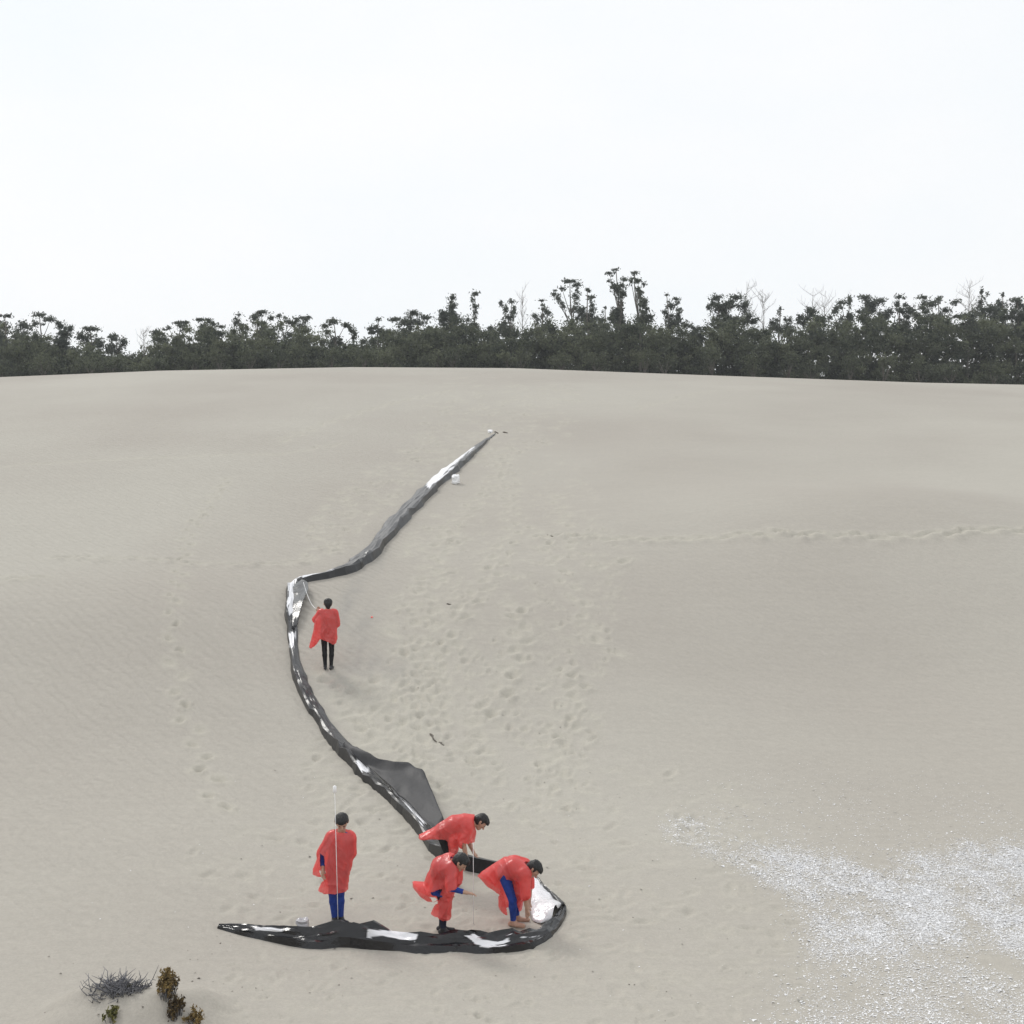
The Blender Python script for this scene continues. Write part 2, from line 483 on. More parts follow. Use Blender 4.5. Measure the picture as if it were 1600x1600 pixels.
trail([(800, 700), (760, 770), (700, 830), (670, 900), (660, 980)], 0.6, 0.2, ln=0.3, wd=0.18, depth=0.07, slump=0.04)
# trodden ground
scatter([(680, 590), (900, 590), (900, 680), (760, 730), (640, 720)], 260, (0.26, 0.40), (0.04, 0.09), 0.6, UP, 0.04)
scatter([(740, 640), (770, 670), (640, 760), (540, 860), (470, 885), (490, 800), (600, 720)], 230, (0.20, 0.32), (0.03, 0.07), 0.7, 2.0, 0.04)
scatter([(780, 690), (900, 720), (990, 880), (960, 1040), (900, 1290), (720, 1290), (640, 1180), (600, 1000), (640, 860), (720, 760)],
        560, (0.13, 0.25), (0.018, 0.055), 0.55, UP, 0.03)
scatter([(640, 830), (720, 780), (720, 1000), (700, 1160), (640, 1180), (600, 1050)], 90, (0.18, 0.3), (0.02, 0.06), 0.8, UP, 0.04)
scatter([(490, 1050), (640, 1060), (700, 1250), (640, 1215), (560, 1150)], 180, (0.2, 0.32), (0.02, 0.05), 0.7, UP, 0.03)
scatter([(500, 1140), (640, 1260), (700, 1330), (480, 1330), (470, 1200)], 90, (0.2, 0.3), (0.02, 0.05), 0.5)
scatter([(560, 1290), (900, 1290), (960, 1420), (880, 1500), (400, 1450)], 220, (0.11, 0.22), (0.015, 0.04), 0.4)
scatter([(330, 1490), (1250, 1470), (1300, 1640), (330, 1640)], 260, (0.10, 0.20), (0.01, 0.035), 0.3)
scatter([(900, 1180), (1180, 1230), (1250, 1480), (900, 1440)], 70, (0.18, 0.28), (0.02, 0.04), 0.35)
scatter([(300, 1280), (480, 1300), (480, 1430), (300, 1430)], 30, (0.2, 0.3), (0.02, 0.04), 0.3)

# darker grey patches of sand right of the strip
def dark_blob(px, py, rx, ry, a):
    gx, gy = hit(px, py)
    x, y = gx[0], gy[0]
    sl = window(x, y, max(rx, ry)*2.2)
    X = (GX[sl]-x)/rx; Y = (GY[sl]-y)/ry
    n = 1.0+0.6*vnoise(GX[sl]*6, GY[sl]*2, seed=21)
    DARK_SAND[sl] = np.maximum(DARK_SAND[sl], a*np.exp(-(X*X+Y*Y))*n)
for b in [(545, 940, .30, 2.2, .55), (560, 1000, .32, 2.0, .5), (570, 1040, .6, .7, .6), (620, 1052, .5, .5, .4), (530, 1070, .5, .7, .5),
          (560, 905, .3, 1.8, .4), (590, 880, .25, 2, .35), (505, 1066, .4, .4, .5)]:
    dark_blob(*b)
_gx, _gy = hit([420, 470], [1340, 1345])
GZ = GZ+DZ
# micro relief of the trodden parts
GZ = GZ+0.020*DIS*fbm(GX*4.3, GY*3.1, seed=31, oct=3)*(1-sstep(60, 100, GY))
RIP = np.clip(1-1.4*DIS, 0, 1)*(0.25+0.75*sstep(2.0, -3.0, GX+0.05*(GY-25)) if False else 1)
RIP = np.clip(1-1.4*DIS, 0, 1)*(0.2+0.8*(1-sstep(-6.5, 0.0, GX)))*sstep(14, 22, GY)*(1-sstep(60, 85, GY))
LIT = sstep(105.5, 108.5, GY+1.2*vnoise(GX*0.6, GY*0.6, seed=41))

CORE = [(1052, 1292), (1085, 1296), (1150, 1318), (1260, 1340), (1380, 1352), (1480, 1340), (1560, 1320), (1700, 1290), (2100, 1260), (2100, 1560),
        (1640, 1500), (1500, 1478), (1340, 1492), (1268, 1480), (1262, 1440), (1240, 1405), (1180, 1365), (1110, 1330)]
HALO = [(1180, 1180), (1240, 1165), (1420, 1200), (1700, 1180), (2100, 1150), (2100, 1750), (1250, 1700), (1180, 1560), (1260, 1500), (1240, 1420),
        (1120, 1340), (1050, 1300)]
def shell_density(X, Y):
    # the spill was laid out once on the photograph; from here on it is a map of the ground
    Ys = np.maximum(Y, 5.0)
    px = 800+FPX*X/Ys; py = 800-FPX*(h_base(X, Y)-CAMZ)/Ys
    wx = px+22*fbm(X*1.6, Y*1.6, seed=91); wy = py+16*fbm(X*1.4, Y*1.4, seed=92)
    cl = 0.5+0.5*fbm(X*1.5+Y*0.5, Y*0.8-X*0.35, seed=93, oct=4); cl2 = 0.5+0.5*fbm(X*7+Y*2, Y*4-X*1.5, seed=96, oct=2)
    sd = np.full(X.shape, 99.0); m = (wx > 940) & (wy > 1150) & (wy < 1750)
    sd[m] = poly_sd(wx[m], wy[m], CORE)
    d = (1-sstep(-26, 24, sd))*np.clip((cl-0.20)*2.1, 0.08, 1)*np.clip((cl2-.15)*1.9, 0.12, 1)
    sh = np.full(X.shape, 99.0); sh[m] = poly_sd(wx[m], wy[m], HALO)
    hal = np.where(sh < 40, (1-sstep(-70, 40, sh))*np.clip((cl-0.22)*1.6, 0, 1)*(0.035*sstep(1150, 1300, wy)+0.26*sstep(1380, 1500, wy)), 0)
    d = np.clip(d*1.15, 0, 1)
    return np.maximum(d, hal)*(Y > 9)*(Y < 30)
SHE = np.zeros_like(GZ)
_i0, _i1 = np.searchsorted(rows, 11), np.searchsorted(rows, 29)
SHE[_i0:_i1] = shell_density(GX[_i0:_i1], GY[_i0:_i1])

def ground_z(x, y):
    """height of the finished sand sheet"""
    x = np.atleast_1d(np.asarray(x, float)); y = np.atleast_1d(np.asarray(y, float))
    i = np.clip(np.searchsorted(rows, y)-1, 0, len(rows)-2)
    fy = (y-rows[i])/(rows[i+1]-rows[i])
    u = x/np.sqrt(np.maximum(y, 0)**2+60)
    j = np.clip(np.searchsorted(us, u)-1, 0, len(us)-2)
    fx = (u-us[j])/(us[j+1]-us[j])
    return (GZ[i, j]*(1-fx)+GZ[i, j+1]*fx)*(1-fy)+(GZ[i+1, j]*(1-fx)+GZ[i+1, j+1]*fx)*fy

nr, nc = GX.shape
idx = np.arange(nr*nc).reshape(nr, nc)
Fg = np.stack([idx[:-1, :-1], idx[:-1, 1:], idx[1:, 1:], idx[1:, :-1]], -1).reshape(-1, 4)
dune = mesh_obj('sand_dune', np.stack([GX, GY, GZ], -1).reshape(-1, 3), Fg, M['sand'])
for nme, arr in (('disturbed', DIS), ('dark_sand', DARK_SAND), ('ripple', RIP), ('litter', LIT), ('shell', SHE)):
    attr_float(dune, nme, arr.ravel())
tag(dune, 'pale grey sand dune covered in footprints', 'dune', kind='structure')

# ------------------------------------------------------------------ tubes and leaves
def tube(pts, rad, k=6):
    P = np.asarray(pts, float); n = len(P)
    rad = np.broadcast_to(np.asarray(rad, float), (n,))
    T = np.gradient(P, axis=0); T /= np.linalg.norm(T, axis=1, keepdims=True)+1e-9
    up = np.array([0.31, 0.87, 0.1])
    A = np.cross(T, up); A /= np.linalg.norm(A, axis=1, keepdims=True)+1e-9
    B = np.cross(T, A)
    th = np.arange(k)*2*math.pi/k
    V = P[:, None]+rad[:, None, None]*(np.cos(th)[None, :, None]*A[:, None]+np.sin(th)[None, :, None]*B[:, None])
    V = V.reshape(-1, 3)
    F = []
    for i in range(n-1):
        for j in range(k):
            F.append((i*k+j, i*k+(j+1) % k, (i+1)*k+(j+1) % k, (i+1)*k+j))
    V = np.vstack([V, P[0], P[-1]])
    for j in range(k):
        F.append((n*k, (j+1) % k, j, j))
        F.append((n*k+1, (n-1)*k+j, (n-1)*k+(j+1) % k, (n-1)*k+(j+1) % k))
    return V, np.array([(a, b, c, d) for a, b, c, d in F])

class Geo:
    def __init__(s): s.V = []; s.F = []; s.n = 0; s.T = []
    def add(s, V, F, tone=None):
        s.V.append(V); s.F.append(np.asarray(F)+s.n); s.n += len(V)
        if tone is not None: s.T.append(tone)
    def build(s, name, mat, parent=None, org=None, smooth=True):
        V = np.vstack(s.V)
        if org is not None: V = V-np.asarray(org)
        F = np.vstack(s.F)
        if F.shape[1] == 4:
            deg = F[:, 2] == F[:, 3]
            if deg.any():
                q = F[~deg]; t3 = F[deg][:, :3]
                F = np.vstack([q[:, [0, 1, 2]], q[:, [0, 2, 3]], t3])
        o = mesh_obj(name, V, F, mat, parent, smooth)
        if s.T: attr_float(o, 'tone', np.concatenate(s.T))
        return o

def leaves(c, r, n, size, tone0=0.5, shell=0.55, droop=0.5):
    """n small leaf quads through an ellipsoid; returns V, F, tone"""
    d = rng.normal(size=(n, 3)); d /= np.linalg.norm(d, axis=1, keepdims=True)
    rad = np.minimum(np.abs(rng.normal(0, 0.62, n)), 1.12)[:, None]
    # lumpy outline
    lump = 1+0.45*vnoise(d[:, 0]*2.3+c[0], d[:, 1]*2.3+c[1], d[:, 2]*2.3+c[2], seed=3)
    P = np.asarray(c)+d*rad*lump[:, None]*np.asarray(r)
    a = rng.normal(size=(n, 3)); a[:, 2] -= droop; a /= np.linalg.norm(a, axis=1, keepdims=True)
    b = np.cross(a, rng.normal(size=(n, 3))); b /= np.linalg.norm(b, axis=1, keepdims=True)
    s = (size*rng.uniform(0.6, 1.4, n))[:, None]
    w = s*rng.uniform(0.30, 0.5, n)[:, None]
    V = np.stack([P-a*s, P+b*w, P+a*s, P-b*w], 1).reshape(-1, 3)
    F = np.arange(n*4).reshape(n, 4)
    t = np.clip(tone0+rng.normal(0, 0.16, n)+0.12*d[:, 2], 0, 1)
    return V, F, np.repeat(t, 4)

def pxpt(px, py, Y):
    return np.array([(px-800)/FPX*Y, Y, CAMZ+(800-py)/FPX*Y])

def tree(label, Y, base_px, clumps, name='eucalyptus_tree', tone=0.45, dens=1.0, thin=1.0):
    bx = (base_px-800)/FPX*Y
    bz = float(ground_z(bx, Y)[0])-0.05
    org = np.array([bx, Y, bz])
    root = empty(name, org, label, 'tree', 'trees standing along the crest of the dune')
    g = Geo(); tr = Geo()
    pts = []
    # looser foliage between neighbouring tufts, so the crown hangs together
    cl = sorted(clumps, key=lambda q: q[1])
    fill = []
    for i, (px, py, rx, ry) in enumerate(cl[:-1]):
        q = min(cl[i+1:], key=lambda q: abs(q[0]-px)+0.7*abs(q[1]-py))
        for f in (0.35, 0.7):
            fill.append((px+(q[0]-px)*f+rng.normal(0, 2.5), py+(q[1]-py)*f+rng.normal(0, 2), (rx+q[2])*0.33, (ry+q[3])*0.36, 0.5))
    for (px, py, rx, ry, dn) in [(*q, 1.0) for q in clumps]+fill:
        dy = rng.uniform(-1, 1)*0.9
        c = pxpt(px, py, Y); c[1] += dy
        m = Y/FPX
        rr = np.array([rx*m, max(rx, ry)*m*rng.uniform(0.8, 1.1), ry*m])
        n = int(np.clip(math.pi*rx*ry*1.25*dens*dn, 24, 1100))
        # sub-lumps so the outline breaks up
        k = max(1, int(rx*ry/34))
        for i in range(k):
            off = rng.uniform(-0.62, 0.62, 3)*rr if k > 1 else np.zeros(3)
            sc = rng.uniform(0.45, 0.75) if k > 1 else 1.1
            g.add(*leaves(c+off, rr*sc, max(16, n//k), rng.uniform(0.10, 0.16), np.clip(tone+rng.normal(0, 0.12), 0, 1)))
        if dn == 1.0: pts.append((c, py))
    # trunk up to the highest clump, limbs to the others
    top = min(pts, key=lambda q: q[1])[0]
    H = top[2]-bz
    n = 9
    tt = np.linspace(0, 1, n)
    P = org+tt[:, None]*(top-org)
    P[:, 0] += 0.18*np.sin(tt*5+bx)*np.sin(tt*math.pi); P[:, 1] += 0.15*np.sin(tt*4+bx*2)*np.sin(tt*math.pi)
    R = (0.13*thin+0.006*H)*(1-0.8*tt)
    tr.add(*tube(P, R, 7))
    for c, py in pts:
        if c is top: continue
        h = np.clip((c[2]-bz)/max(H, .1)-0.28, 0.08, 0.85)
        s = np.array([np.interp(h, tt, P[:, i]) for i in range(3)])
        q = np.linspace(0, 1, 5)
        L = s+q[:, None]*(c-s); L[:, 2] += -0.25*np.sin(q*math.pi)*np.linalg.norm((c-s)[:2])*0.6
        r0 = np.interp(h, tt, R)*0.6
        tr.add(*tube(L, r0*(1-0.75*q)+0.008, 5))
    tr.build('trunk', M['bark'], root, org)
    g.build('crown', M['leaf'], root, org, smooth=False)
    return root

def dead_tree(label, Y, px, top, spread, nb, leafy=0):
    nb = int(nb*1.7)
    bx = (px-800)/FPX*Y
    bz = float(ground_z(bx, Y)[0])-0.05
    org = np.array([bx, Y, bz])
    root = empty('dead_tree', org, label, 'tree', 'bare dead trees in the treeline')
    tp = pxpt(px, top, Y)
    tt = np.linspace(0, 1, 9)
    P = org+tt[:, None]*(tp-org); P[:, 0] += 0.08*np.sin(tt*6+px)
    g = Geo(); g.add(*tube(P, 0.075*(1-0.82*tt), 6)); g.build('trunk', M['deadwood'], root, org)
    H = tp[2]-bz
    b = Geo()
    for i in range(nb):
        h = rng.uniform(0.45, 0.95)
        s = np.array([np.interp(h, tt, P[:, k]) for k in range(3)])
        e = s+np.array([rng.uniform(-1, 1)*spread*Y/FPX, rng.uniform(-.6, .6), rng.uniform(0.3, 1.0)*H*0.25*(1.25-h)])
        q = np.linspace(0, 1, 5)
        L = s+q[:, None]*(e-s); L[:, 2] += 0.12*q*q
        b.add(*tube(L, 0.018*(1-0.7*q)+0.004, 4))
        for j in range(4):
            s2 = L[1+j]; e2 = s2+np.array([rng.uniform(-.4, .4), rng.uniform(-.3, .3), rng.uniform(.2, .7)])
            b.add(*tube(np.linspace(s2, e2, 3), [0.010, 0.008, 0.005], 4))
    b.build('branches', M['deadwood'], root, org)['kind'] = 'stuff'
    return root

TREES = [
 ('flat-topped tree at the far left edge of the treeline', 8, [(8,495,15,5),(5,525,12,14),(12,550,18,16)]),
 ('dense dark round tree second from the left edge', 33, [(33,510,15,12),(30,535,16,16),(42,555,18,14)]),
 ('tree with a flat umbrella top and bright gap under it, near left edge', 68, [(66,494,16,4),(52,505,6,6),(80,500,10,4),(60,535,9,12),(75,552,16,16)]),
 ('full dark tree sloping down to the right, left part of treeline', 100, [(98,508,14,9),(113,518,10,9),(97,530,15,15),(105,552,20,16)]),
 ('tree leaning over the bright sky hole at left', 146, [(143,518,18,7),(156,533,8,13),(128,527,8,8),(150,560,18,11),(120,564,13,11)]),
 ('small stubby tree right of the sky hole at left', 184, [(182,526,10,7),(194,533,8,8),(180,547,12,12),(190,564,18,12)]),
 ('open airy tree with a detached flat top, after the leafless sapling', 268, [(280,504,16,5),(246,521,9,6),(262,512,6,4),(290,515,9,5),(250,537,12,8),(275,543,22,14)]),
 ('broad rounded tree between the airy tree and the slim forked tree', 326, [(322,500,15,6),(338,510,14,9),(312,513,9,8),(325,527,20,12),(330,550,24,14)]),
 ('slim forked tree just left of the highest crown on the left half', 374, [(376,494,7,4),(368,505,7,6),(382,512,5,6),(375,532,14,14)]),
 ('highest domed crown on the left half of the treeline', 406, [(405,486,14,6),(396,496,9,7),(418,494,10,7),(405,509,13,7),(410,532,24,16)]),
 ('wide flat-layered tree just right of the highest left crown', 456, [(435,493,6,4),(465,493,17,4),(450,503,11,4),(470,508,11,5),(482,495,5,4),(455,532,26,16)]),
 ('tree arching down to the right beside the wide gap in the treeline', 530, [(520,501,10,5),(508,510,7,4),(540,508,12,6),(552,520,4,12),(525,532,13,9),(551,542,7,8),(535,556,26,12)]),
 ('low sloping tree on the right of the wide gap', 586, [(592,500,7,4),(585,516,13,9),(601,521,12,9),(575,541,16,12)]),
 ('broad umbrella-shaped tree left of the pointed dark one', 642, [(640,490,17,6),(618,500,13,6),(665,497,13,5),(640,506,26,7),(628,527,28,14),(670,527,18,14)]),
 ('dark pointed tree shaped like a cone', 706, [(707,464,7,6),(706,478,11,10),(702,497,18,14),(712,520,22,18)]),
 ('slender bare-stemmed tree with two small tufts beside the pointed tree', 743, [(741,456,8,4),(738,467,3,6),(743,478,8,5),(745,503,11,7),(747,522,14,12)]),
 ('low bushy tree between the two-tufted and the forked tree', 769, [(768,513,10,7),(770,532,14,14)]),
 ('small tree forked in a V near the middle', 795, [(782,473,5,4),(800,471,9,3),(790,484,4,7),(804,485,4,9),(795,498,9,6),(785,509,8,6),(800,521,16,12)]),
 ('wispy tree with thin tufts left of the big leaning crown', 848, [(846,471,7,2),(850,483,7,4),(836,495,8,6),(857,491,6,8),(845,516,14,12)]),
 ('tall tree with a big lopsided mushroom crown', 902, [(890,441,14,5),(878,451,7,4),(904,446,5,5),(866,457,5,4),(872,468,6,5),(880,480,5,6),(898,463,8,7),(905,479,11,9),(910,496,18,12),(930,508,14,14)]),
 ('narrow tufted tree just right of the mushroom crown', 924, [(925,462,7,5),(917,454,4,3),(926,474,5,6),(921,490,9,9),(918,510,12,12)]),
 ('tallest tree of all, with separate flat tufts at its top', 970, [(952,428,7,3),(963,420,6,2.5),(976,433,7,4),(957,441,4,5),(973,447,9,5),(962,453,7,7),(972,468,11,12),(965,490,14,14),(975,510,16,14)]),
 ('tall straight tree touching the tallest one on its right', 1001, [(992,424,8,2.5),(986,440,4,5),(996,441,6,4),(1000,456,12,9),(1001,478,10,13),(1005,500,16,14)]),
 ('thin sparse tree just left of the tallest one', 943, [(945,482,3,2.5),(940,498,8,7),(942,516,12,12)]),
 ('open tree with small flat tufts right of the tall pair', 1048, [(1040,463,5,3),(1058,465,8,2.5),(1048,478,9,5),(1063,482,6,3),(1060,494,7,5),(1038,491,11,9),(1050,510,22,12)]),
 ('low bushes-like tree in the dip left of the large square crown', 1083, [(1072,508,9,6),(1092,514,10,7),(1085,532,20,14)]),
 ('large square-topped dense tree on the right half', 1135, [(1122,463,13,5),(1147,466,13,5),(1112,478,9,10),(1135,481,22,12),(1160,482,13,11),(1175,498,13,11),(1130,504,26,12)]),
 ('small pair of tufts in the low gap of the right half', 1219, [(1217,484,3,5),(1217,498,7,6),(1233,501,6,6),(1205,508,10,8),(1222,520,16,12)]),
 ('rounded tree right of the low gap on the right half', 1266, [(1265,487,13,7),(1255,501,12,10),(1275,503,14,12),(1266,520,20,14)]),
 ('tree with a narrow dark spike on the right half', 1320, [(1328,470,4,12),(1312,474,8,5),(1303,490,9,9),(1325,496,10,14),(1315,515,18,14)]),
 ('wide smooth domed tree on the right half', 1363, [(1352,464,13,5),(1375,470,11,6),(1360,480,20,11),(1385,491,14,14),(1345,491,12,12),(1365,512,24,14)]),
 ('tree with one round knob on top, right of the wide dome', 1410, [(1408,462,7,4),(1402,475,7,5),(1420,475,6,5),(1410,491,14,10),(1412,512,18,14)]),
 ('broad lacy tree full of sky holes near the right edge', 1462, [(1440,466,11,3),(1470,465,7,4),(1455,476,13,5),(1488,474,9,4),(1480,485,11,5),(1440,491,14,9),(1465,502,26,12),(1465,522,26,14)]),
 ('low dense tree under the pale bare twigs near the right edge', 1514, [(1510,493,18,8),(1520,509,24,14)]),
 ('narrow spiky tree right of the pale bare twigs', 1538, [(1537,455,3,7),(1537,470,7,9),(1540,489,18,12),(1540,512,20,14)]),
 ('tree with a small pointed tip second from the right edge', 1562, [(1563,462,4,5),(1567,474,11,6),(1556,490,16,12),(1565,512,18,14)]),
 ('dense tree at the far right edge of the treeline', 1592, [(1587,470,11,5),(1599,474,12,7),(1580,489,20,12),(1602,500,20,14),(1595,520,22,14)]),
]
for i, (lb, bpx, cl) in enumerate(TREES):
    tree(lb, 118+(i*37 % 11)*1.1, bpx, cl, thin=0.8, tone=0.36+0.03*(i*5 % 7))
dead_tree('thin leafless sapling alone in the low gap at left', 119, 224, 514, 14, 7)
dead_tree('thin pale dead stem right of the V-forked tree', 121, 817, 448, 9, 8)
dead_tree('pale bare tree rising behind the large square crown', 131, 1168, 440, 24, 16)
dead_tree('pale bare tree just right of the large square crown', 130, 1193, 452, 20, 14)
dead_tree('pale bare spire left of the dark spike tree', 130, 1270, 450, 20, 14)
dead_tree('second pale bare spire beside the dark spike tree', 129, 1289, 454, 16, 10)
dead_tree('broom of pale bare twigs near the right edge', 131, 1515, 438, 20, 22)

# low thicket behind the crest: one continuous mass of foliage
TX = [-250, 0, 60, 130, 172, 225, 260, 320, 400, 470, 530, 562, 590, 640, 705, 760, 800, 850, 900, 970, 1005, 1040, 1090, 1130, 1180, 1220, 1265, 1320,
      1360, 1450, 1520, 1560, 1900]
TY = [520, 518, 520, 540, 556, 552, 524, 518, 508, 512, 526, 552, 522, 508, 496, 516, 514, 508, 502, 492, 492, 504, 520, 486, 506, 516, 502, 492,
      484, 486, 496, 484, 486]
g = Geo()
for i in range(2300):
    px = rng.uniform(-150, 1750)
    Y = rng.uniform(112, 127)
    crest = np.interp((px-800)*105/FPX, CX, CYo)
    top = np.interp(px, TX, TY)+11*vnoise(px/34.0, Y*0.08, seed=101)+9*vnoise(px/13.0, Y*0.2, seed=102)-3
    f = rng.random()**0.85
    py = top+6+(crest+8-top-6)*f
    r = rng.uniform(8, 17)
    c = pxpt(px, py, Y); m = Y/FPX
    ton = np.clip(0.45+rng.normal(0, 0.22)+0.35*vnoise(px/28.0, py/16.0, seed=103), 0, 1)
    g.add(*leaves(c, np.array([r, r, r*0.72])*m, int(r*r*0.95), rng.uniform(0.09, 0.15), ton))
for i in range(620):
    px = -150+1900*(i+rng.random())/620
    Y = rng.uniform(117, 124)
    crest = np.interp((px-800)*105/FPX, CX, CYo)
    top = np.interp(px, TX, TY)+24
    for f in (*rng.random(6), 0.97):
        c = pxpt(px+rng.normal(0, 4), top+(crest+6-top)*f, Y)
        g.add(*leaves(c, np.array([0.9, 0.8, 0.7]), 26, 0.24, np.clip(0.3+rng.normal(0, .15), 0, 1)))
tag(g.build('thicket', M['thicket'], None, None, False), 'continuous dark green thicket filling the lower treeline behind the dune crest', 'thicket', kind='stuff')

# shrubs at the very edge of the sand
def shrub(px, Y, r, h, tone):
    x = (px-800)/FPX*Y
    z = float(ground_z(x, Y)[0])
    org = np.array([x, Y, z])
    root = empty('shrub', org, 'low rounded dark green shrub along the foot of the treeline at the crest', 'shrub', 'shrubs at the edge of the sand')
    g = Geo(); s = Geo()
    for i in range(6):
        c = org+np.array([rng.uniform(-.6, .6)*r, rng.uniform(-.5, .5)*r, h*rng.uniform(0.35, 0.75)])
        g.add(*leaves(c, np.array([r*.55, r*.55, h*.32]), 130, 0.10, np.clip(tone+rng.normal(0, .1), 0, 1)))
        s.add(*tube(np.linspace(org, c, 4), [0.05, 0.035, 0.022, 0.01], 5))
    s.build('trunk', M['bark'], root, org)
    g.build('crown', M['thicket'], root, org, False)
for i in range(30):
    px = 15+i*54.5+rng.uniform(-18, 18)
    shrub(px, rng.uniform(109.3, 112), rng.uniform(0.9, 1.5), rng.uniform(1.5, 2.5)*(1.25 if px > 1000 else 1), rng.uniform(0.3, 0.7))

# ------------------------------------------------------------------ plastic strip
def resample(P, extra, step):
    P = np.asarray(P, float)
    seg = np.linalg.norm(np.diff(P, axis=0), axis=1); cs = np.concatenate([[0], np.cumsum(seg)])
    n = int(cs[-1]/step)
    # smooth a little so corners round off
    t = np.linspace(0, cs[-1], n)
    Q = np.stack([np.interp(t, cs, P[:, i]) for i in range(P.shape[1])], 1)
    E = np.stack([np.interp(t, cs, extra[:, i]) for i in range(extra.shape[1])], 1)
    return t, Q, E

def smooth_rows(A, k):
    w = np.hanning(2*k+3)[1:-1]; w /= w.sum()
    return np.stack([np.convolve(np.pad(A[:, i], k, mode='edge'), w, 'valid') for i in range(A.shape[1])], 1)

def to_px(V):
    return 800+FPX*V[:, 0]/V[:, 1], 800-FPX*(V[:, 2]-CAMZ)/V[:, 1]

# centre line on the sand: pixel x, pixel y, half width (m), height (m)
STRIP = [(774, 678, .04, .03), (762, 686, .16, .08), (745, 700, .30, .16), (722, 720, .42, .24), (700, 738, .48, .28), (672, 762, .46, .26),
         (645, 790, .46, .26), (620, 815, .44, .26), (598, 842, .40, .26), (575, 868, .40, .28), (548, 888, .40, .28), (520, 898, .36, .24),
         (495, 904, .30, .2), (472, 907, .26, .2), (459, 914, .22, .22), (456, 935, .22, .24), (456, 960, .22, .24), (457, 990, .16, .18),
         (459, 1015, .15, .16), (463, 1042, .17, .18), (472, 1070, .20, .2), (484, 1095, .20, .2), (500, 1120, .20, .2), (520, 1150, .22, .2),
         (545, 1180, .24, .22), (568, 1206, .22, .22), (592, 1228, .20, .18), (618, 1250, .20, .18), (645, 1276, .20, .18), (668, 1305, .20, .2),
         (686, 1332, .2, .22), (712, 1350, .2, .26), (745, 1358, .2, .3), (780, 1362, .2, .25), (812, 1368, .2, .2), (840, 1386, .12, .08),
         (864, 1404, .10, .07), (882, 1421, .09, .07), (872, 1442, .12, .11), (852, 1462, .16, .15), (828, 1474, .22, .22), (795, 1480, .28, .25),
         (760, 1484, .28, .26), (722, 1480, .26, .26), (690, 1482, .26, .28), (655, 1482, .26, .25), (615, 1478, .26, .25), (570, 1474, .26, .26),
         (535, 1472, .28, .28), (505, 1476, .26, .24), (470, 1474, .22, .2), (430, 1468, .18, .16), (395, 1461, .15, .12), (365, 1454, .12, .09), (338, 1449, .05, .04)]
S = np.array(STRIP, float)
sx, sy = hit(S[:, 0], S[:, 1])
t, Q, E = resample(np.stack([sx, sy], 1), S[:, 2:4], 0.05)
Q = smooth_rows(Q, 4)
Tn = np.gradient(Q, axis=0); Tn /= np.linalg.norm(Tn, axis=1, keepdims=True)
Nn = np.stack([-Tn[:, 1], Tn[:, 0]], 1)
Ltot = t[-1]
# fold lines of the film: long and straight on the upper run, short and crumpled on the lower one
ts = [0.0]
while ts[-1] < Ltot:
    f = ts[-1]/Ltot
    ts.append(ts[-1]+(rng.uniform(0.45, 0.95) if f < 0.45 else rng.uniform(0.22, 0.5) if ts[-1] < Ltot-7 else rng.uniform(0.13, 0.30)))
ts = np.array(ts[:-1]+[Ltot]); nst = len(ts)
K = 11
P0 = np.stack([np.interp(ts, t, Q[:, i]) for i in range(2)], 1)
N0 = np.stack([np.interp(ts, t, Nn[:, i]) for i in range(2)], 1)
w0 = np.interp(ts, t, E[:, 0])*0.84*rng.uniform(0.85, 1.15, nst)
low = ts > Ltot-7.5
h0 = np.interp(ts, t, E[:, 1])*np.where(low, 1+0.30*vnoise(ts*1.1, ts*0, seed=105)+0.10*rng.uniform(-1, 1, nst), rng.uniform(0.8, 1.15, nst))
w0[low] *= 0.86; h0[low] *= 0.80; h0[~low] *= 0.85
skew = 0.5-0.5*np.clip(N0[:, 1]*4, -1, 1)
lt = np.linspace(-1, 1, K)[None, :]+rng.uniform(-0.07, 0.07, (nst, K))
lt[:, 0] = -1; lt[:, -1] = 1
q = np.clip((lt+1)/2, 0, 1); q = np.where(skew[:, None] > 0.5, q, 1-q)
# ridge toward the downhill side, a valley behind it, a lower back fold
kx = [0, 0.10, 0.28, 0.52, 0.76, 0.90, 1.0]; kz = [0, 0.95, 1.05, 0.80, 0.36, 0.55, 0.0]
kz2 = [0, 0.25, 0.5, 0.7, 0.95, 1.0, 0.0]
pr = np.where(low[:, None], np.interp(q, kx, kz), np.interp(q, kx, kz2))
zz = h0[:, None]*pr*(1+np.where(low, 0.20, 0.12)[:, None]*rng.uniform(-1, 1, (nst, K)))
lt2 = lt.copy()
lt2[:, 1:-1] += 0.10*rng.uniform(-1, 1, (nst, K-2))
X = P0[:, 0][:, None]+N0[:, 0][:, None]*lt2*w0[:, None]
Y = P0[:, 1][:, None]+N0[:, 1][:, None]*lt2*w0[:, None]
Zg = ground_z(X.ravel(), Y.ravel()).reshape(X.shape)
Z = Zg+0.012+zz
Z[:, 0] = Zg[:, 0]-0.01; Z[:, -1] = Zg[:, -1]-0.01
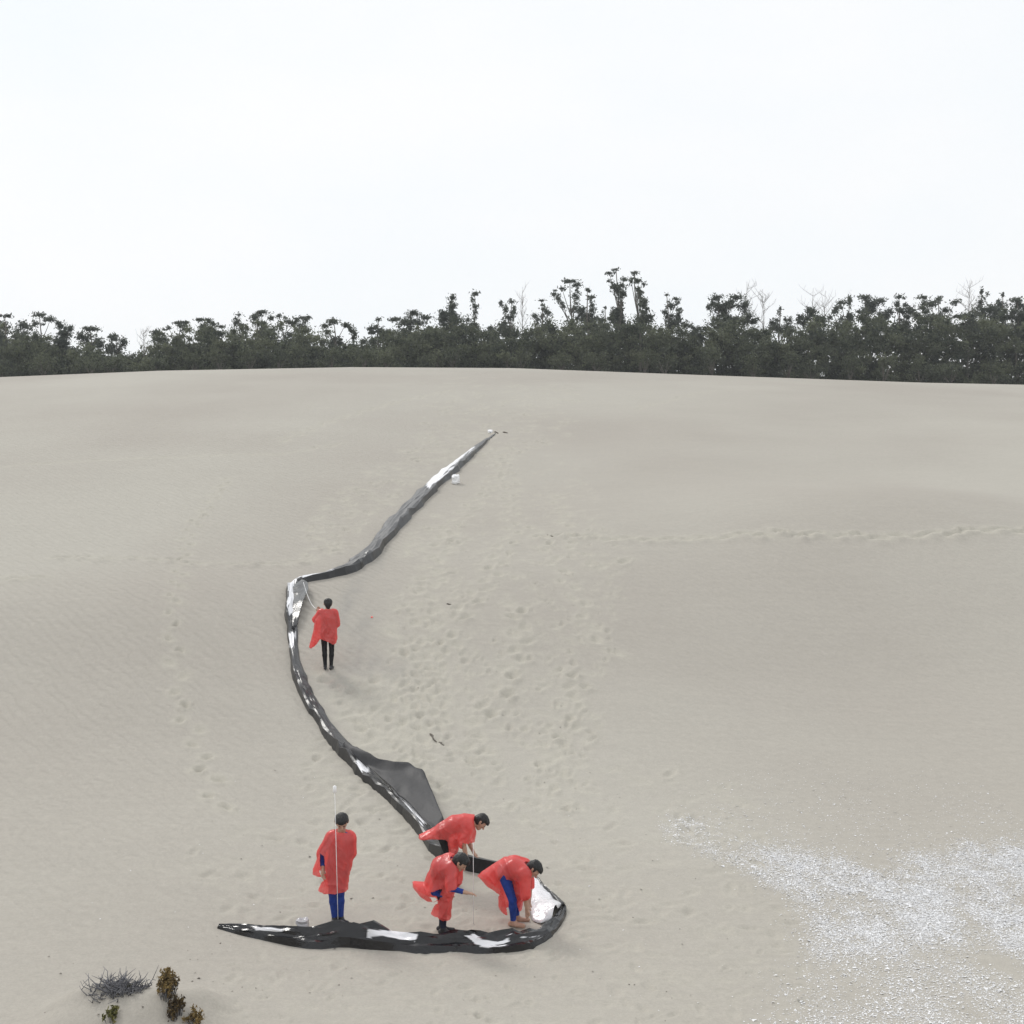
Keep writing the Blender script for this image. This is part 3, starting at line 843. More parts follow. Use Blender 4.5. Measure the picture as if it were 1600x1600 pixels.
# two steps of subdivision keep the facets but round them very slightly
def refine(A):
    B = np.zeros((A.shape[0]*2-1, A.shape[1]*2-1))
    B[::2, ::2] = A; B[1::2, ::2] = (A[1:]+A[:-1])/2; B[:, 1::2] = (B[:, 2::2]+B[:, :-2:2])/2
    return B
for _ in range(2): X, Y, Z = refine(X), refine(Y), refine(Z)
Z[1:-1, 1:-1] += 0.004*vnoise(X[1:-1, 1:-1]*14, Y[1:-1, 1:-1]*14, seed=84)
V = np.stack([X, Y, Z], -1).reshape(-1, 3)
ix = np.arange(X.size).reshape(X.shape)
F = np.stack([ix[:-1, :-1], ix[:-1, 1:], ix[1:, 1:], ix[1:, :-1]], -1).reshape(-1, 4)
Q = P0
vx, vy = to_px(V)
LINING_AND_GLINTS = [[(572, 1452), (628, 1452), (652, 1462), (648, 1472), (625, 1470), (600, 1464), (574, 1464)],
         [(728, 1462), (742, 1458), (752, 1466), (780, 1468), (798, 1460), (802, 1465), (790, 1476), (760, 1481), (740, 1474)],
         [(806, 1462), (832, 1460), (848, 1458), (848, 1464), (830, 1468), (808, 1467)],
         [(395, 1446), (440, 1452), (438, 1458), (398, 1453)],
         [(448, 896), (466, 898), (459, 912), (458, 960), (450, 960)], [(450, 988), (461, 988), (460, 1012), (451, 1012)],
         [(556, 1188), (566, 1184), (582, 1200), (574, 1208), (560, 1202)],
         [(664, 756), (690, 728), (716, 707), (740, 696), (742, 701), (722, 716), (698, 738), (672, 764)], [(455, 900), (490, 893), (520, 886), (520, 889), (480, 902)],
         [(608, 1228), (616, 1226), (668, 1284), (662, 1290)]]
lining = np.full(len(V), -30.0)  # white lining, plus glints and gloss streaks painted into the film colour
for p in LINING_AND_GLINTS:
    m = (vx > min(a for a, b in p)-12) & (vx < max(a for a, b in p)+12) & (vy > min(b for a, b in p)-12) & (vy < max(b for a, b in p)+12)
    lining[m] = np.maximum(lining[m], -poly_sd(vx[m], vy[m], p))
_i, _j = np.divmod(np.arange(len(V)), X.shape[1])
lining += 2.0*fbm(V[:, 0]*6, V[:, 1]*6, V[:, 2]*6, seed=79)+3.2*vnoise(_i*0.11, _j*0.6, seed=106)-0.3
# the pale line along the upper run is a highlight painted into the colour
strip = empty('plastic_strip', (float(Q[0, 0]), float(Q[0, 1]), float(ground_z(Q[0, 0], Q[0, 1])[0])),
              'long crumpled strip of black and white plastic sheeting winding down the dune', 'plastic sheeting')
org = np.array(strip.location)
sheet = mesh_obj('sheet', V-org, F, [M['two_tone'], M['two_tone_dusty']], strip, False, np.where(V[F[:, 0], 1] > 20.6, 1, 0))
attr_float(sheet, 'lining', np.clip(lining/3+0.5, 0, 1))

def patch(name, poly_rows, lift, mat, seedv, nu=26, nv=18, amp=0.03):
    """sheet spanned between two pixel poly-lines lying on / lifted above the sand"""
    A = np.array(poly_rows[0], float); B = np.array(poly_rows[1], float)
    u = np.linspace(0, 1, nu)
    def along(P):
        s = np.linspace(0, 1, len(P)); return np.stack([np.interp(u, s, P[:, 0]), np.interp(u, s, P[:, 1])], 1)
    a, b = along(A), along(B)
    ax, ay = hit(a[:, 0], a[:, 1]); bx, by = hit(b[:, 0], b[:, 1])
    v = np.linspace(0, 1, nv)[None, :]
    X = ax[:, None]*(1-v)+bx[:, None]*v; Y = ay[:, None]*(1-v)+by[:, None]*v
    Z = ground_z(X.ravel(), Y.ravel()).reshape(X.shape)
    Z = Z+0.03+lift(u[:, None], v)+amp*fbm(X*3, Y*3, seed=seedv)+amp*0.6*np.abs(vnoise(X*7+Y*3, Y*5, seed=seedv+1))
    V = np.stack([X, Y, Z], -1).reshape(-1, 3)
    ix = np.arange(nu*nv).reshape(nu, nv)
    F = np.stack([ix[:-1, :-1], ix[:-1, 1:], ix[1:, 1:], ix[1:, :-1]], -1).reshape(-1, 4)
    o = mesh_obj(name, V-org, F, mat, strip)
    sd = o.modifiers.new('film', 'SOLIDIFY'); sd.thickness = 0.004
    return o
# bright lining spread open beside the right-hand turn
o = patch('white_lining', ([(822, 1366), (836, 1378), (858, 1402), (879, 1422), (872, 1430)],
                       [(822, 1400), (826, 1418), (832, 1440), (846, 1446), (862, 1442)]),
          lambda u, v: 0.10*np.sin(v*math.pi)*(0.4+u)+0.05*(1-v), M['white_film'], 81)
o['label'] = 'bright white lining laid open'
# grey flap standing up on the lower bend
o = patch('raised_flap', ([(540, 1172), (562, 1190), (590, 1210), (616, 1216), (640, 1216), (662, 1230), (674, 1256), (694, 1302)],
                      [(536, 1176), (550, 1190), (572, 1206), (596, 1230), (618, 1250), (640, 1270), (658, 1288), (678, 1310)]),
          lambda u, v: (0.06+0.10*u*(1-u)*4)*(1-v)+0.10+0.05*np.abs(np.sin(5*u+2*v)), M['grey_film'], 85, nu=44, amp=0.010)
# loop of sheet hanging from the upper bend
o = patch('hanging_loop', ([(462, 918), (472, 916), (481, 922), (482, 935), (474, 952), (468, 970), (463, 988)],
                       [(458, 920), (458, 926), (458, 934), (458, 944), (457, 958), (457, 972), (457, 990)]),
          lambda u, v: 0.12*np.sin(u*math.pi)*(1-v)+0.10, M['black_film'], 88, amp=0.03)
o = patch('dark_edge', ([(826, 1366), (842, 1380), (862, 1402), (884, 1420)], [(822, 1370), (838, 1384), (858, 1406), (876, 1428)]),
          lambda u, v: 0.05+0.04*np.sin(v*math.pi)+0*u, M['black_film'], 90, amp=0.012)

# ------------------------------------------------------------------ implicit surfaces for bodies
class SDF:
    def __init__(s, lo, hi, vs):
        s.lo = np.asarray(lo, float); s.vs = vs
        s.n = np.ceil((np.asarray(hi)-s.lo)/vs).astype(int)+1
        s.D = np.full(s.n, 9.0, np.float32)
        s.pr = []
    def region(s, lo, hi):
        a = np.clip(np.floor((np.asarray(lo)-s.lo)/s.vs).astype(int), 0, s.n)
        b = np.clip(np.ceil((np.asarray(hi)-s.lo)/s.vs).astype(int)+1, 0, s.n)
        sl = tuple(slice(i, j) for i, j in zip(a, b))
        ax = [s.lo[i]+np.arange(a[i], b[i])*s.vs for i in range(3)]
        return sl, np.meshgrid(*ax, indexing='ij')
    def cone(s, a, b, ra, rb, k=0.02, tagv=0, sc=(1, 1, 1)):
        a = np.asarray(a, float); b = np.asarray(b, float)
        pad = max(ra, rb)*max(1/min(sc), 1)+k+0.04
        sl, (X, Y, Z) = s.region(np.minimum(a, b)-pad, np.maximum(a, b)+pad)
        d = cone_d(X, Y, Z, a, b, ra, rb, sc)
        s.pr.append((a, b, ra, rb, sc, tagv))
        D = s.D[sl]
        if k > 0:
            h = np.clip(0.5+0.5*(D-d)/k, 0, 1)
            s.D[sl] = D*(1-h)+d*h-k*h*(1-h)
        else:
            s.D[sl] = np.minimum(D, d)
    def mesh(s): return nets(s.D, s.lo, s.vs)
    def tags(s, V):
        best = np.full(len(V), 9.0); tg = np.zeros(len(V), int)
        for a, b, ra, rb, sc, tv in s.pr:
            d = cone_d(V[:, 0], V[:, 1], V[:, 2], a, b, ra, rb, sc)
            m = d < best; best[m] = d[m]; tg[m] = tv
        return tg

def cone_d(X, Y, Z, a, b, ra, rb, sc=(1, 1, 1)):
    # sc < 1 flattens along that axis about the segment
    ab = (b-a)
    L2 = float(ab@ab)+1e-9
    px, py, pz = X-a[0], Y-a[1], Z-a[2]
    t = np.clip((px*ab[0]+py*ab[1]+pz*ab[2])/L2, 0, 1)
    dx, dy, dz = (px-t*ab[0])/sc[0], (py-t*ab[1])/sc[1], (pz-t*ab[2])/sc[2]
    return np.sqrt(dx*dx+dy*dy+dz*dz)-(ra+(rb-ra)*t)

def nets(D, lo, vs):
    ins = D < 0
    n = np.array(D.shape)
    c = np.zeros(n-1, np.int8)
    for i in (0, 1):
        for j in (0, 1):
            for k in (0, 1):
                c += ins[i:n[0]-1+i, j:n[1]-1+j, k:n[2]-1+k]
    act = (c > 0) & (c < 8)
    cells = np.argwhere(act)
    vid = np.full(n-1, -1, np.int64); vid[act] = np.arange(len(cells))
    acc = np.zeros((len(cells), 3)); cnt = np.zeros(len(cells))
    cs = [(i, j, k) for i in (0, 1) for j in (0, 1) for k in (0, 1)]
    for p in cs:
        for ax in range(3):
            if p[ax]: continue
            q = list(p); q[ax] = 1
            d0 = D[tuple((cells+p).T)]; d1 = D[tuple((cells+q).T)]
            m = (d0 < 0) != (d1 < 0)
            f = np.where(m, d0/(d0-d1+1e-12), 0)
            P = np.tile(np.array(p, float), (len(cells), 1)); P[:, ax] = f
            acc[m] += P[m]; cnt[m] += 1
    V = lo+(cells+acc/np.maximum(cnt, 1)[:, None])*vs
    F = []
    for ax in range(3):
        u, w = (ax+1) % 3, (ax+2) % 3
        sl0 = [slice(None)]*3; sl1 = [slice(None)]*3
        sl0[ax] = slice(0, -1); sl1[ax] = slice(1, None)
        A, B = ins[tuple(sl0)], ins[tuple(sl1)]
        e = np.argwhere(A != B)
        m = (e[:, u] > 0) & (e[:, w] > 0) & (e[:, u] < n[u]-1) & (e[:, w] < n[w]-1)
        e = e[m]
        flip = ~A[tuple(e.T)]
        q = []
        for du, dw in ((0, 0), (-1, 0), (-1, -1), (0, -1)):
            o = e.copy(); o[:, u] += du; o[:, w] += dw
            q.append(vid[tuple(o.T)])
        q = np.stack(q, 1)
        q[flip] = q[flip][:, ::-1]
        F.append(q[:, ::-1])
    F = np.vstack(F)
    F = F[(F >= 0).all(1)]
    return V, F

def unit(v):
    v = np.asarray(v, float); return v/np.linalg.norm(v)

SK, PT, SH, TP, EYE = 0, 1, 2, 3, 4     # skin, trousers, shoes, top, eyes

def hand(s, w, d, side, tagv=SK, curl=0.5):
    """palm and five fingers leaving wrist w in direction d; side = direction of the thumb"""
    d = unit(d); side = unit(np.asarray(side)-np.dot(side, d)*d); nrm = np.cross(d, side)
    pc = w+d*0.075
    for q in (-0.026, -0.009, 0.009, 0.026):
        s.cone(w+side*q*0.5, pc+side*q, 0.019, 0.016, 0.012, tagv)
    for q, l in zip((-0.030, -0.010, 0.011, 0.031), (0.058, 0.074, 0.080, 0.070)):
        a = pc+side*q; b = a+d*l*0.55+nrm*l*0.18*curl; c = b+d*l*0.35+nrm*l*0.5*curl
        s.cone(a, b, 0.0105, 0.0098, 0.004, tagv); s.cone(b, c, 0.0098, 0.0085, 0.004, tagv)
    a = w+d*0.03+side*0.022; b = a+d*0.03+side*0.03; c = b+d*0.032+side*0.008+nrm*0.012
    s.cone(a, b, 0.014, 0.012, 0.008, tagv); s.cone(b, c, 0.012, 0.010, 0.004, tagv)

def body(root, J, mats, arm_sleeve=(TP, TP), bare_feet=False):
    pts = np.array([v for k, v in J.items() if k not in ('face', 'up')])
    s = SDF(pts.min(0)-0.26, pts.max(0)+0.26, 0.0095)
    g = lambda k: np.asarray(J[k], float)
    hc = (g('hipL')+g('hipR'))/2; sc_ = (g('shL')+g('shR'))/2
    mid = (hc+sc_)/2+np.asarray(J.get('arch', (0, 0, 0)), float)
    lat = unit(g('shR')-g('shL'))
    # trunk as a broad tapered mass: pelvis, waist, ribcage, shoulders
    for q in (-1, 1):
        hp = g('hipR') if q > 0 else g('hipL')
        s.cone(hp+0.03*unit(sc_-hc), mid+lat*q*0.055, 0.098, 0.092, 0.05, PT if q else PT)
        s.cone(mid+lat*q*0.055, sc_+lat*q*0.075-0.05*unit(sc_-hc), 0.098, 0.112, 0.05, TP)
        sh = g('shR') if q > 0 else g('shL')
        s.cone(sc_, sh, 0.075, 0.062, 0.04, TP)
    s.cone(sc_+0.02*unit(sc_-hc), g('neck'), 0.062, 0.052, 0.04, SK)
    f = unit(g('face')); u = g('up'); u = unit(u-np.dot(u, f)*f); r = np.cross(f, u)
    h = g('head')
    s.cone(g('neck'), h-u*0.05-f*0.02, 0.052, 0.055, 0.03, SK)
    s.cone(h+u*0.035-f*0.012, h+u*0.02+f*0.012, 0.092, 0.082, 0.03, SK)
    s.cone(h-u*0.02+f*0.015, h-u*0.085+f*0.045, 0.070, 0.040, 0.03, SK)
    s.cone(h-u*0.0+f*0.088, h-u*0.035+f*0.108, 0.010, 0.016, 0.012, SK)      # nose
    s.cone(h-u*0.068+f*0.078-r*0.018, h-u*0.068+f*0.078+r*0.018, 0.012, 0.012, 0.008, SK)  # mouth
    for q in (-1, 1):
        s.cone(h+r*q*0.086-u*0.015-f*0.005, h+r*q*0.092+u*0.022-f*0.012, 0.016, 0.020, 0.008, SK)  # ears
        s.cone(h+r*q*0.032+u*0.008+f*0.082, h+r*q*0.034+u*0.008+f*0.082, 0.012, 0.012, 0.004, EYE)
    for q, L in ((0, 'L'), (1, 'R')):
        sh, el, wr = g('sh'+L), g('el'+L), g('wr'+L)
        s.cone(sh, el, 0.056, 0.044, 0.02, arm_sleeve[q])
        mid_f = el+(wr-el)*0.72
        s.cone(el, mid_f, 0.044, 0.036, 0.015, arm_sleeve[q])
        s.cone(mid_f, wr, 0.034, 0.028, 0.01, SK)
        hd = g('hd'+L)-wr if 'hd'+L in J else wr-el
        hand(s, wr, hd, -np.cross(unit(wr-el), np.array([0.3, 0.2, 1.0])) if L == 'L' else np.cross(unit(wr-el), np.array([0.3, 0.2, 1.0])))
        hp, kn, an, to = g('hip'+L), g('kn'+L), g('an'+L), g('to'+L)
        s.cone(hp, kn, 0.092, 0.060, 0.03, PT)
        cm = kn+(an-kn)*0.32
        s.cone(kn, cm, 0.060, 0.060, 0.02, PT)
        s.cone(cm, an+(kn-an)*0.12, 0.060, 0.044, 0.02, PT)
        ft = SK if bare_feet else SH
        s.cone(an+(kn-an)*0.1, an, 0.040, 0.040, 0.01, ft)
        he = an-0.05*unit((to-an)*np.array([1, 1, 0])); he[2] = to[2]
        s.cone(he, to, 0.036, 0.034, 0.02, ft); s.cone(an, (he+to)/2, 0.040, 0.036, 0.02, ft)
    V, F = s.mesh()
    tg = s.tags(V)
    o = mesh_obj('body', V, F, mats, root, True, tg[F[:, 0]])
    # hair
    hs = SDF(h-0.2, h+0.2, 0.008)
    hs.cone(h+u*0.042-f*0.022, h+u*0.012-f*0.040, 0.106, 0.094, 0.02)
    hs.cone(h+u*0.05+f*0.03, h+u*0.04-f*0.03, 0.088, 0.095, 0.02)
    hs.cone(h-u*0.02-f*0.05, h-u*0.075-f*0.05, 0.075, 0.05, 0.03)
    sl, (X, Y, Z) = hs.region(h-0.2, h+0.2)
    pf = (X-h[0])*f[0]+(Y-h[1])*f[1]+(Z-h[2])*f[2]
    pu = (X-h[0])*u[0]+(Y-h[1])*u[1]+(Z-h[2])*u[2]
    facecut = np.minimum(pf-0.035, 0.055-pu)
    hs.D[sl] = np.maximum(hs.D[sl], facecut)+0.006*vnoise(X*55, Y*55, Z*30, seed=4)
    V, F = hs.mesh()
    mesh_obj('hair', V, F, M['hair'], root)
    return o

def poncho(root, J, org_px, s_px, outline, hem_cuts, front_cuts, drape, y0=0.0, yx=0.0, yz=0.0, tmax=0.17, dmax=0.15, seed=1, zsh=0):
    P = lambda q: [((x-org_px[0])/s_px, (org_px[1]-y)/s_px) for x, y in q]
    po = P(outline)
    xs = [p[0] for p in po]; zs = [p[1] for p in po]
    ys0 = [y0+yx*x+yz*z for x, z in po]
    lo = np.array([min(xs)-0.06, min(ys0)-0.42, min(zs)-0.06]); hi = np.array([max(xs)+0.06, max(ys0)+0.42, max(zs)+0.06])
    s = SDF(lo, hi, 0.011)
    sl, (X, Y, Z) = s.region(lo, hi)
    x1 = X[:, 0, :]; z1 = Z[:, 0, :]
    d2 = -poly_sd(x1, z1, po)
    q = np.clip(d2/dmax, 0, 1)
    th = np.where(d2 > 0, tmax*np.sqrt(np.clip(1-(1-q)**2, 0, 1)), 0)
    # wind folds running along the drape direction
    dx, dz = unit(drape)
    cx = -dz*X+dx*Z; al = dx*X+dz*Z
    yc = y0+yx*X+yz*Z
    fr = np.where(Y < yc, 0.0, 3.7)
    fo = (0.042*np.sin(cx*26+2.2*vnoise(X*4, Z*4, seed=seed)+fr+seed)+0.032*vnoise(cx*22, al*4, fr, seed=seed+3)
          +0.014*np.abs(vnoise(X*15, Z*15, fr, seed=seed+5)))
    fade = np.clip(d2/0.05, 0, 1)[:, None, :]
    T = th[:, None, :]+0*fo
    dd = np.abs(Y-yc)-T
    dd = np.where(d2[:, None, :] <= 0, np.maximum(dd, -d2[:, None, :]), dd)*0.6
    s.D[sl] = dd
    # the body inside keeps the cloth off
    g = lambda k: np.asarray(J[k], float)
    hc = (g('hipL')+g('hipR'))/2; sc_ = (g('shL')+g('shR'))/2; lat = unit(g('shR')-g('shL'))
    for k in (-1, 1):
        md = (hc+sc_)/2+np.asarray(J.get('arch', (0, 0, 0)), float)
        s.cone(hc+lat*k*0.06+0.05*unit(sc_-hc), md+lat*k*0.06, 0.128, 0.128, 0.06)
        s.cone(md+lat*k*0.06, sc_+lat*k*0.09-0.03*unit(sc_-hc), 0.128, 0.138, 0.06)
        s.cone(sc_, (g('shR') if k > 0 else g('shL')), 0.09, 0.075, 0.05)
        s.cone((g('shR') if k > 0 else g('shL')), (g('elR') if k > 0 else g('elL')), 0.085, 0.085, 0.05)
    s.cone(sc_, g('neck'), 0.10, 0.078, 0.05)
    ph = cx*15+1.6*vnoise(X*3.5, Z*3.5, fr, seed=seed)+0.9*fr
    ph2 = (0.75*X+0.66*Z)*24+2.4*vnoise(X*6, Z*6, fr, seed=seed+2)
    fo = 0.030*(1-np.abs(np.sin(ph)))**1.6+0.016*(1-np.abs(np.sin(ph2)))**2-0.003+0.010*vnoise(cx*30, al*6, Y*6, seed=seed+9)
    hang = np.clip(0.45+al*0.5-al.min()*0.3, 0.4, 1.0)
    s.D[sl] = s.D[sl]-fo*np.clip(fade, 0.25, 1)*hang
    V, F = s.mesh()
    rem = np.zeros(len(V), bool)
    for c in hem_cuts:
        rem |= in_poly(V[:, 0], V[:, 2], P(c))
    ycv = y0+yx*V[:, 0]+yz*V[:, 2]
    for c in front_cuts:
        rem |= in_poly(V[:, 0], V[:, 2], P(c)) & (V[:, 1] < ycv+0.02)
    # neck opening
    nk = g('neck'); up = unit(nk-sc_)
    rel = V-nk
    ax = rel@up
    rem |= (ax > 0.0) & (np.linalg.norm(rel-ax[:, None]*up, axis=1) < 0.12)
    F = F[~rem[F].any(1)]
    used = np.unique(F); mp = np.full(len(V), -1); mp[used] = np.arange(len(used))
    o = mesh_obj('poncho', V[used], mp[F], M['poncho'], root)
    return o

def person(label, px, py, dy=0.0):
    gx, gy = hit(px, py)
    x, y = float(gx[0]), float(gy[0])
    z = float(ground_z(x, y)[0])
    root = empty('person', (x, y, z), label, 'person', 'people in red ponchos')
    return root, FPX/y

BODY = lambda tr, top, shoe=None: [M['skin'], M[tr], M[shoe or 'shoe'], M[top], M['hair']]

# 1 - standing upright, facing the camera
r1, s1 = person('person in red poncho and blue trousers standing upright beside a thin white pole', 529, 1443)
J = dict(hipL=(-.085, .0, .86), hipR=(.07, .0, .86), shL=(-.10, 0, 1.30), shR=(.165, 0, 1.30), neck=(.045, -.01, 1.41), head=(.055, -.04, 1.535),
         face=(.14, -.82, -.52), up=(0, -.5, .85), elL=(-.25, .03, 1.06), wrL=(-.22, -.12, .84), elR=(.19, .0, 1.07), wrR=(.10, -.07, .92), hdR=(.06, -.06, .85),
         knL=(-.085, -.03, .46), knR=(.03, -.03, .46), anL=(-.06, .0, .085), anR=(.03, .03, .085), toL=(-.07, -.17, .036), toR=(.14, -.08, .036))
body(r1, J, BODY('blue', 'blue'), (TP, TP))
poncho(r1, J, (529, 1443), s1,
       [(530, 1296), (519, 1303), (508, 1318), (497, 1338), (489, 1358), (488, 1372), (505, 1374), (500, 1384), (494, 1400), (520, 1404), (543, 1402),
        (545, 1370), (549, 1352), (551, 1326), (549, 1308), (541, 1297)],
       [[(480, 1364), (506, 1366), (507, 1378), (480, 1378)], [(480, 1390), (519, 1392), (560, 1389), (560, 1420), (480, 1420)]],
       [[(502, 1332), (508, 1334), (512, 1360), (503, 1362)]], (0.05, -1), tmax=0.17, seed=11)

# 2 - bending low over the sheet, at the back of the group
r2, s2 = person('person in red poncho and black trousers bent double over the sheet, rearmost of the trio', 700, 1380)
J = dict(hipL=(-.10, .09, .86), hipR=(-.10, -.09, .86), shL=(.32, .17, .97), shR=(.32, -.17, .97), neck=(.42, 0, .99), head=(.535, 0, 1.005), arch=(0, 0, .05),
         face=(.62, -.12, -.78), up=(.8, 0, .6), elL=(.30, .22, .70), wrL=(.40, .10, .52), elR=(.26, -.22, .71), wrR=(.30, -.16, .50),
         knL=(-.02, .11, .46), knR=(.02, -.10, .46), anL=(-.06, .12, .085), anR=(-.02, -.12, .085), toL=(.13, .14, .036), toR=(.17, -.13, .036))
body(r2, J, BODY('black', 'shirt'), (SK, SK))
poncho(r2, J, (700, 1380), s2,
       [(742, 1272), (725, 1270), (705, 1275), (690, 1284), (672, 1295), (655, 1303), (654, 1312), (676, 1313), (697, 1313), (697, 1336), (714, 1336), (719, 1314),
        (728, 1312), (740, 1320), (744, 1300)],
       [[(640, 1309), (676, 1307), (697, 1307), (697, 1312), (694, 1330), (640, 1330)], [(690, 1330), (716, 1330), (722, 1345), (690, 1345)], [(724, 1309), (738, 1313), (746, 1319), (746, 1330), (722, 1330)]],
       [], (-0.8, -0.5), tmax=0.19, dmax=0.13, seed=23)

# 3 - leaning forward with one blue sleeve held out
r3, s3 = person('person in red poncho leaning forward with one blue-sleeved arm stretched out to the right', 693, 1456)
J = dict(hipL=(-.10, .09, .84), hipR=(-.08, -.09, .84), shL=(.08, -.06, 1.09), shR=(.12, -.36, 1.05), neck=(.19, -.26, 1.13), head=(.265, -.31, 1.125), arch=(-.03, 0, .05),
         face=(.70, -.22, -.68), up=(.7, -.2, .68), elL=(-.13, -.20, .66), wrL=(.03, -.16, .60), elR=(.14, -.48, .80), wrR=(.36, -.50, .745), hdR=(.46, -.50, .73),
         knL=(-.01, .07, .45), knR=(.0, -.07, .45), anL=(-.03, .08, .085), anR=(.0, -.07, .085), toL=(.14, .03, .036), toR=(.15, -.14, .036))
body(r3, J, BODY('navy', 'blue'), (TP, TP))
poncho(r3, J, (693, 1456), s3,
       [(716, 1330), (703, 1326), (692, 1332), (680, 1345), (668, 1362), (663, 1376), (645, 1376), (645, 1386), (655, 1398), (668, 1407), (682, 1406), (688, 1394),
        (670, 1432), (684, 1436), (704, 1438), (707, 1402), (712, 1386), (723, 1374), (724, 1350)],
       [[(640, 1382), (647, 1386), (656, 1396), (668, 1403), (684, 1404), (684, 1412), (640, 1412)], [(660, 1425), (685, 1426), (692, 1432), (712, 1432), (712, 1450), (660, 1450)]],
       [[(672, 1386), (692, 1379), (685, 1400), (677, 1403)], [(704, 1374), (724, 1370), (724, 1384), (704, 1386)]], (-0.55, -0.8), y0=-0.02, yx=-0.25, yz=-0.10, tmax=0.16, dmax=0.13, seed=37)

# 4 - stooping over the white lining, bare feet
r4, s4 = person('barefoot person in red poncho and blue trousers stooping beside the white lining', 802, 1443)
J = dict(hipL=(-.15, .08, .78), hipR=(-.14, -.11, .77), shL=(.19, .06, .86), shR=(.17, -.28, .82), neck=(.24, -.13, .875), head=(.305, -.16, .865), arch=(0, 0, .07),
         face=(.55, -.25, -.80), up=(.8, -.1, .55), elL=(.25, .06, .58), wrL=(.24, -.02, .36), elR=(.18, -.33, .54), wrR=(.20, -.30, .33),
         knL=(.04, .10, .43), knR=(-.01, -.20, .42), anL=(.05, .10, .085), anR=(.0, -.12, .085), toL=(.22, .08, .036), toR=(.15, -.20, .036))
body(r4, J, BODY('blue', 'shirt'), (SK, SK), bare_feet=True)
poncho(r4, J, (802, 1443), s4,
       [(824, 1342), (805, 1339), (788, 1340), (774, 1350), (752, 1366), (746, 1373), (756, 1386), (779, 1401), (780, 1428), (795, 1436), (813, 1432), (818, 1405),
        (823, 1397), (826, 1375), (829, 1362), (828, 1350)],
       [[(740, 1374), (750, 1374), (758, 1382), (780, 1396), (781, 1402), (740, 1402)], [(774, 1418), (790, 1426), (812, 1421), (824, 1421), (824, 1445), (774, 1445)]],
       [[(783, 1372), (790, 1367), (800, 1371), (804, 1398), (812, 1424), (812, 1440), (797, 1440), (791, 1410), (786, 1384)]],
       (-0.6, -0.8), y0=0.03, yx=-0.25, tmax=0.17, dmax=0.13, seed=53)

# 5 - alone higher up, seen from behind
r5, s5 = person('person in red poncho and black trousers seen from behind, alone higher on the dune', 512, 1046)
J = dict(hipL=(-.09, .0, .88), hipR=(.09, .0, .88), shL=(-.17, .0, 1.39), shR=(.17, .0, 1.39), neck=(0.0, .02, 1.46), head=(.0, .04, 1.60),
         face=(-.25, .95, -.12), up=(0, .1, 1), elL=(-.31, .06, 1.22), wrL=(-.27, .20, 1.38), hdL=(-.26, .24, 1.47), elR=(.23, .04, 1.12), wrR=(.10, .2, .98),
         knL=(-.08, .02, .47), knR=(.095, .02, .47), anL=(-.06, .0, .085), anR=(.085, .0, .085), toL=(-.08, .16, .036), toR=(.11, .16, .036))
body(r5, J, BODY('black', 'black'), (SK, TP))
poncho(r5, J, (512, 1046), s5,
       [(512, 953), (505, 956), (498, 961), (492, 968), (490, 985), (486, 1000), (483, 1010), (486, 1020), (494, 1016), (498, 1008), (503, 1008), (513, 1010), (522, 1016),
        (527, 998), (526, 965), (521, 957)],
       [[(478, 1011), (488, 1013), (494, 1007), (499, 999), (503, 998), (514, 1002), (522, 1007), (530, 1003), (530, 1030), (478, 1030)]],
       [], (-0.35, -1), y0=0.0, tmax=0.19, dmax=0.16, seed=71)

# ------------------------------------------------------------------ small things
def world_of(root, p): return np.array(root.location)+np.asarray(p, float)
def thing_tube(name, pts, rad, mat, label, cat, k=8):
    g = Geo(); g.add(*tube(pts, rad, k))
    o0 = np.asarray(pts[0], float)
    o = g.build(name, mat, None, o0); o.location = o0
    return tag(o, label, cat)

# pole in front of the standing person, with its white tip
b = world_of(r1, (0.035, -0.28, 0)); b[2] = float(ground_z(b[0], b[1])[0])-0.05
pole = empty('marker_pole', b, 'thin white pole with a white tip standing upright before the standing person', 'pole')
g = Geo(); tp = np.array([-0.055, 0.0, 2.16]); g.add(*tube([tp*0, tp*0.5, tp], [0.0045, 0.0045, 0.004], 8)); g.build('shaft', M['white'], pole)
g = Geo(); g.add(*tube([tp+(0, 0, -.05), tp+(0, 0, -.04), tp+(0, 0, .04), tp+(0, 0, .055)], [0.015, 0.028, 0.028, 0.012], 10)); g.build('tip', M['white'], pole)
b = world_of(r4, (-0.60, -0.02, 0)); b[2] = float(ground_z(b[0], b[1])[0])-0.05
thing_tube('marker_pole', [b, b+(0, 0, .7), b+(-.004, 0, 1.28)], [0.005, 0.005, 0.004], M['white'],
           'very thin pale pole standing between the outstretched hand and the stooping person', 'pole')
# cord from the hand of the upper person to the sheet
h5 = world_of(r5, (-.26, .22, 1.44)); e5 = np.array([*[float(q[0]) for q in hit(474, 922)], 0.0]); e5[2] = float(ground_z(e5[0], e5[1])[0])+0.22
q = np.linspace(0, 1, 9)[:, None]; L = h5*(1-q)+e5*q; L[:, 2] -= 0.18*np.sin(q[:, 0]*math.pi)
thing_tube('cord', L, 0.006, M['white'], 'thin pale cord from the raised hand of the upper person to the sheet', 'cord', 6)

